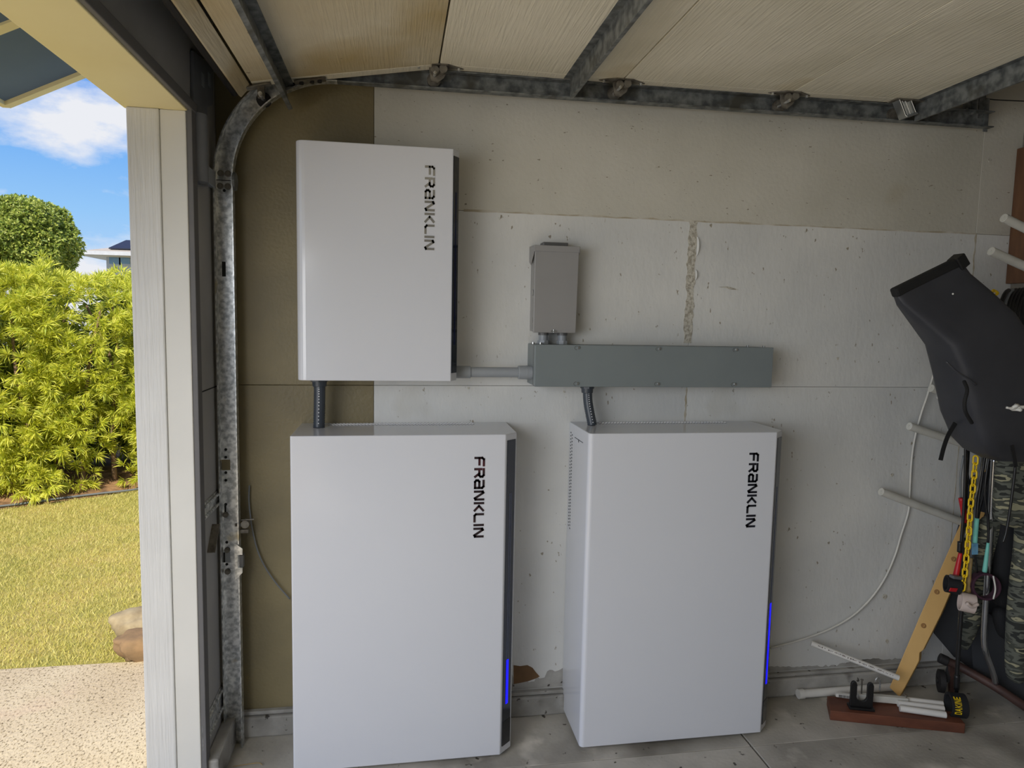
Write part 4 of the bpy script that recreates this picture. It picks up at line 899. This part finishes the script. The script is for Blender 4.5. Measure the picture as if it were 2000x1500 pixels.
loft(cp, 'leg', [((1915, 1000), (1972, 990), -.30, .07), ((1900, 1080), (1950, 1080), -.25, .07), ((1885, 1150), (1926, 1160), -.22, .07), ((1876, 1195), (1916, 1205), -.22, .06), ((1873, 1240), (1898, 1248), -.22, .05), ((1876, 1268), (1886, 1273), -.22, .03)], 'camo')
ws = thing('black_wetsuit', P(1970, 1210, Y=-.3), 'black wetsuit hanging between the camouflage trouser legs', 'wetsuit')
loft(ws, 'torso', [((1930, 880), (2060, 880), -.30, .07), ((1946, 1000), (2050, 1000), -.30, .08), ((1948, 1060), (2010, 1060), -.30, .08), ((1940, 1130), (1996, 1130), -.30, .08), ((1938, 1190), (1984, 1195), -.30, .07)], 'neoprene')
loft(ws, 'leg', [((1938, 1180), (1984, 1185), -.30, .07), ((1944, 1220), (1978, 1225), -.30, .06), ((1955, 1250), (1972, 1252), -.30, .05)], 'neoprene')
# charcoal boards leaning in the corner
def slabpoly(name, pts, off, mt, label, cat):
    mb = MB(); k = len(pts); off = Vector(off)
    mb.v = [tuple(p_) for p_ in pts] + [tuple(p_+off) for p_ in pts]
    mb.f = [tuple(range(k)), tuple(reversed(range(k, 2*k)))] + [(i, (i+1) % k, k+(i+1) % k, k+i) for i in range(k)]
    return tag(obj(name, mb, mt, bevel=.004), label, cat)
xb_ = 2.44
def onp(x, y, x0=2.33, y0=-.03, nx=.52, ny=.85):
    # plane of the board standing diagonally across the corner
    d = _fw + _R*((x-1000)/F_PX) - _U*((y-750)/F_PX); n = Vector((nx, ny, 0)); return CAM + d*((Vector((x0, y0, 0))-CAM).dot(n)/d.dot(n))
slabpoly('charcoal_board', [onp(*q) for q in ((1822, 1236), (1836, 1160), (1862, 1060), (1895, 930), (2000, 900), (2010, 1100), (2002, 1300), (1960, 1338), (1905, 1312), (1862, 1283))], (.02, .012, 0), 'boardblack', 'charcoal board leaning in the corner behind the leashes', 'board')
def onp2(x, y): return onp(x, y, 2.33, -.10, .62, .78)
slabpoly('charcoal_board', [onp2(*q) for q in ((1930, 1197), (1968, 1228), (2060, 1250), (2075, 1440), (2030, 1413), (1950, 1348), (1900, 1310), (1895, 1240))], (.016, .012, 0), 'boardblack', 'lower dark grey board behind the bent chrome tube', 'board')
# chrome upright, brown tube foot with rubber cap, wheel
st = thing('cart_frame', P(1945, 1345, Z=0), 'brown floor tube with rubber cap and bent chrome upright', 'frame')
YS = -.30
up = [P(1942, 890, Y=YS), P(1938, 960, Y=YS), P(1934, 1040, Y=YS), P(1929, 1120, Y=YS), P(1924, 1200, Y=YS), P(1922, 1250, Y=YS), P(1926, 1275, Y=YS), P(1938, 1308, Y=YS+.02), P(1945, 1335, Y=YS+.04)]
obj('chrome_upright', MB().tube(smoothpath(up, 6), .0115, 12), 'chrome', st, smooth=True)
f0 = P(1840, 1287, Y=-.12); f1 = P(1880, 1305, Y=-.16); f2 = P(1945, 1342, Y=-.26); f3 = P(2010, 1385, Y=-.33); f4 = P(2080, 1425, Y=-.38)
obj('floor_tube', MB().tube(smoothpath([f0, f1, f2, f3, f4], 6), .0175, 12), 'rust', st, smooth=True)
dv = (f1-f0).normalized(); obj('rubber_cap', MB().cyl(f0-dv*.012, f0+dv*.022, .0205, 14), 'rubber', st, smooth='auto', bevel=.003)
obj('bracket_leg', MB().bar(P(1860, 1298, Y=-.135), P(1860, 1352, Y=-.12), .012, .03, (1, 0, 0)), 'rust', st)
c = P(1838, 1330, Y=-.12); axw = Vector((.86, -.5, 0)).normalized()
wt = thing('small_wheel', (c.x, c.y, 0), 'small black rubber wheel on the floor beside the pine plank', 'wheel')
obj('tyre', MB().tube([c+axw*-.012, c+axw*-.010, c+axw*.010, c+axw*.012], [.039, .047, .047, .039], 22), 'rubber', wt, smooth='auto')
obj('hub', MB().cyl(c-axw*.016, c+axw*.016, .012, 12), 'blackplastic', wt)
obj('fork', MB().bar(c+axw*.018+Vector((0, 0, .0)), P(1856, 1300, Y=-.125), .006, .022, axw), 'blackplastic', wt)

# leaning pine plank with three holes and a notch ---------------------------------
pb = (P(1736, 1348, Y=-.13)+P(1774, 1362, Y=-.13))/2; ptp = (P(1914, 905, Y=-.055)+P(1948, 905, Y=-.055))/2
pp_ = thing('pine_plank', (pb.x, pb.y, 0), 'leaning yellow pine plank with drilled holes and a notch', 'plank')
def pn(x, y):   # plane of the plank face
    n = Vector((0, -1, 0)); d0 = ptp-pb; s = Vector((.62, 0, -.30)); nn = d0.cross(Vector((1, -.55, 0))).normalized()
    d = _fw + _R*((x-1000)/F_PX) - _U*((y-750)/F_PX); return CAM + d*((pb-CAM).dot(nn)/d.dot(nn))
outl = [(1737, 1343), (1757, 1362), (1784, 1312), (1795, 1291), (1796, 1275), (1803, 1270), (1838, 1200), (1868, 1130), (1898, 1063), (1955, 930), (1925, 915), (1868, 1040), (1797, 1202)]
face = [pn(*q) for q in outl]; dpl = (pn(1800, 1300)-pn(1760, 1280)); nn = ((ptp-pb).cross(Vector((1, -.55, 0)))).normalized()
if nn.y < 0: nn = -nn
thick = Vector((.024, .012, 0))+nn*.012
mb = MB(); k = len(face); mb.v = [tuple(p_) for p_ in face]+[tuple(p_+thick) for p_ in face]
mb.f = [tuple(range(k)), tuple(reversed(range(k, 2*k)))]+[(i, (i+1) % k, k+(i+1) % k, k+i) for i in range(k)]
obj('plank_body', mb, 'pine', pp_, bevel=.0025)
for (x_, y_) in ((1863, 1092), (1830, 1156), (1804, 1222)):
    c = pn(x_, y_); obj('drilled_hole', MB().cyl(c-nn*.0006, c+nn*.001, .0105, 14), 'pinedark', pp_)  # dark disc puts the shade of a drilled hole into colour
    obj('hole_centre', MB().cyl(c-nn*.0010+Vector((.002, 0, -.001)), c, .006, 12), 'pine', pp_)  # smaller disc in plain pine colour inside the dark one

# printed white pipe leaning, pipes on the floor -----------------------------------
a, b = P(1584, 1256, Y=-.045), P(1755, 1324, Y=-.19)
t = thing('printed_pipe', b, 'short white pipe with printed text leaning towards the pine plank', 'pipe', 'loose white pipes')
obj('pipe', MB().cyl(a, b, .0115, 14), 'pvc', t, smooth='auto')
d = (b-a); nrm = Vector((0, -1, .25)); nrm = (nrm-d.normalized()*nrm.dot(d.normalized())).normalized(); sdv = d.normalized().cross(nrm)
pr = MB()
for i in range(58):
    s = .08+.86*i/58
    if random.random() < .2: continue
    c = a+d*s+nrm*.0114+sdv*random.uniform(-.0008, .0008); pr.obox(c, d.normalized()*random.uniform(.0008, .0022), sdv*random.uniform(.001, .0028), nrm*.0004)
obj('print', pr, 'print', t, label='row of tiny worn printed marks')
a, b = P(1560, 1349, Y=-.055), P(1748, 1338, Y=-.055); a.z = b.z = .0205
t = thing('floor_pipe', a, 'long white pipe lying along the kerb', 'pipe', 'loose white pipes')
obj('pipe', MB().cyl(a, b, .0165, 16), 'pvc', t, smooth='auto'); obj('end_collar', MB().cyl(a-(b-a).normalized()*.002, a+(b-a).normalized()*.022, .0195, 16), 'pvc', t, smooth='auto')
a, b = P(1632, 1356, Z=.05), P(1690, 1364, Z=.05)
t = thing('barcode_stick', a, 'white square stick with a barcode sticker on the redwood board', 'stick')
obj('stick', MB().bar(a, b, .018, .014), 'pvc', t, bevel=.001, seg=1)
d = (b-a).normalized(); sd_ = d.cross(Vector((0, 0, 1))).normalized(); bcm = MB()
if sd_.y > 0: sd_ = -sd_
for i in range(16):
    c = a+d*(.010+.0026*i)+sd_*.0092; bcm.obox(c, d*random.choice((.0005, .0009)), sd_*.0004, Vector((0, 0, .0055)))
obj('barcode', bcm, 'blackplastic', t)
for i, (q0, q1, lab) in enumerate((((1768, 1367), (1846, 1376), 'rearmost of three white pipes lying beside the lettered cuff'), ((1772, 1376), (1848, 1385), 'middle of three white pipes lying beside the lettered cuff'), ((1776, 1386), (1852, 1397), 'front one of three white pipes lying beside the lettered cuff'))):
    z = .0535; a, b = P(*q0, Z=z), P(*q1, Z=z)
    tag(obj('white_pipe', MB().cyl(a-(b-a)*.25, b-(b-a)*.06, .0125, 14), 'pvc', smooth='auto'), lab, 'pipe', 'three white pipes')

# redwood board with yoke and screws
A, B, C_, D_ = P(1622, 1388, Z=.04), P(1886, 1414, Z=.04), P(1868, 1399, Z=.04), P(1622, 1358, Z=.04)
rb = thing('redwood_board', ((A.x+B.x)/2, (A.y+B.y)/2, 0), 'reddish brown timber board lying on the floor', 'board')
dv = (B-A).normalized(); bk = (D_-A); bk = Vector((-dv.y, dv.x, 0))*.115
pts_ = [A, B, B+bk, A+bk+dv*.02]
mb = MB(); mb.v = [(p_.x, p_.y, z) for z in (0, .040) for p_ in pts_]; mb.f = [(3, 2, 1, 0), (4, 5, 6, 7), (0, 1, 5, 4), (1, 2, 6, 5), (2, 3, 7, 6), (3, 0, 4, 7)]
obj('board_body', mb, 'redwood', rb, bevel=.003)
# black yoke
y0 = A+dv*.125+bk*.35; y0.z = .040
yk = thing('black_yoke', y0, 'black plastic U shaped yoke standing on the redwood board', 'bracket')
ex = dv; hw = .043
prof = [(-hw, 0), (hw, 0), (hw, .098), (hw-.004, .108), (hw-.012, .112), (hw-.020, .108), (hw-.024, .098), (hw-.024, .052)] + [(.019*math.cos(a), .050+.019*-math.sin(a)) for a in np.linspace(.15, math.pi-.15, 8)] + [(-hw+.024, .052), (-hw+.024, .098), (-hw+.020, .108), (-hw+.012, .112), (-hw+.004, .108), (-hw, .098)]
nrm = Vector((dv.y, -dv.x, 0))
obj('yoke_plate', MB().prism(prof, lambda u, v, d: tuple(y0+ex*u+Vector((0, 0, v))+nrm*d), -.006, .006), 'blackplastic', yk, bevel=.002)
obj('yoke_base', MB().obox(y0+Vector((0, 0, .005)), ex*(hw+.004), nrm*.02, (0, 0, .005)), 'blackplastic', yk, bevel=.002)
# hook rail: white wooden bar with screws and a hook
a, b = P(1676, 1352, Y=-.17), P(1772, 1374, Y=-.22)
hr = thing('hook_rail', (a+b)/2, 'small white wooden rail with rusty screws behind the black yoke', 'rail')
a.z = .062; b.z = .058
obj('rail', MB().bar(a, b, .02, .026), 'pegpaint', hr, bevel=.002)
def screw(par, c, h, nm='screw'):
    obj(nm, MB().cyl(c, c+Vector((-.002, 0, h)), .003, 8).cyl(c+Vector((-.002, 0, h)), c+Vector((-.002, 0, h+.003)), .006, 10), 'steel', par)
c = a.lerp(b, .07); c.z = .07; screw(hr, c, .062)
c = a.lerp(b, .97); c.z = .035; screw(hr, c, .045)
c = a.lerp(b, .5)+Vector((0, .02, .02))
obj('hook', MB().tube(smoothpath([c, c+Vector((0, 0, .035)), c+Vector((-.004, 0, .052)), c+Vector((-.013, 0, .058)), c+Vector((-.021, 0, .050)), c+Vector((-.021, 0, .040))], 5), .0032, 7), 'galv', hr, smooth=True)
# dry twig by the track foot
a = P(470, 1493, Z=.003); pts = [P(q[0], q[1], Z=.006) for q in ((455, 1497), (480, 1493), (505, 1490), (512, 1494))]
tag(obj('dry_twig', MB().tube(smoothpath(pts, 4), .0015, 5), 'tan', smooth=True), 'dry twig on the floor by the track foot', 'twig')
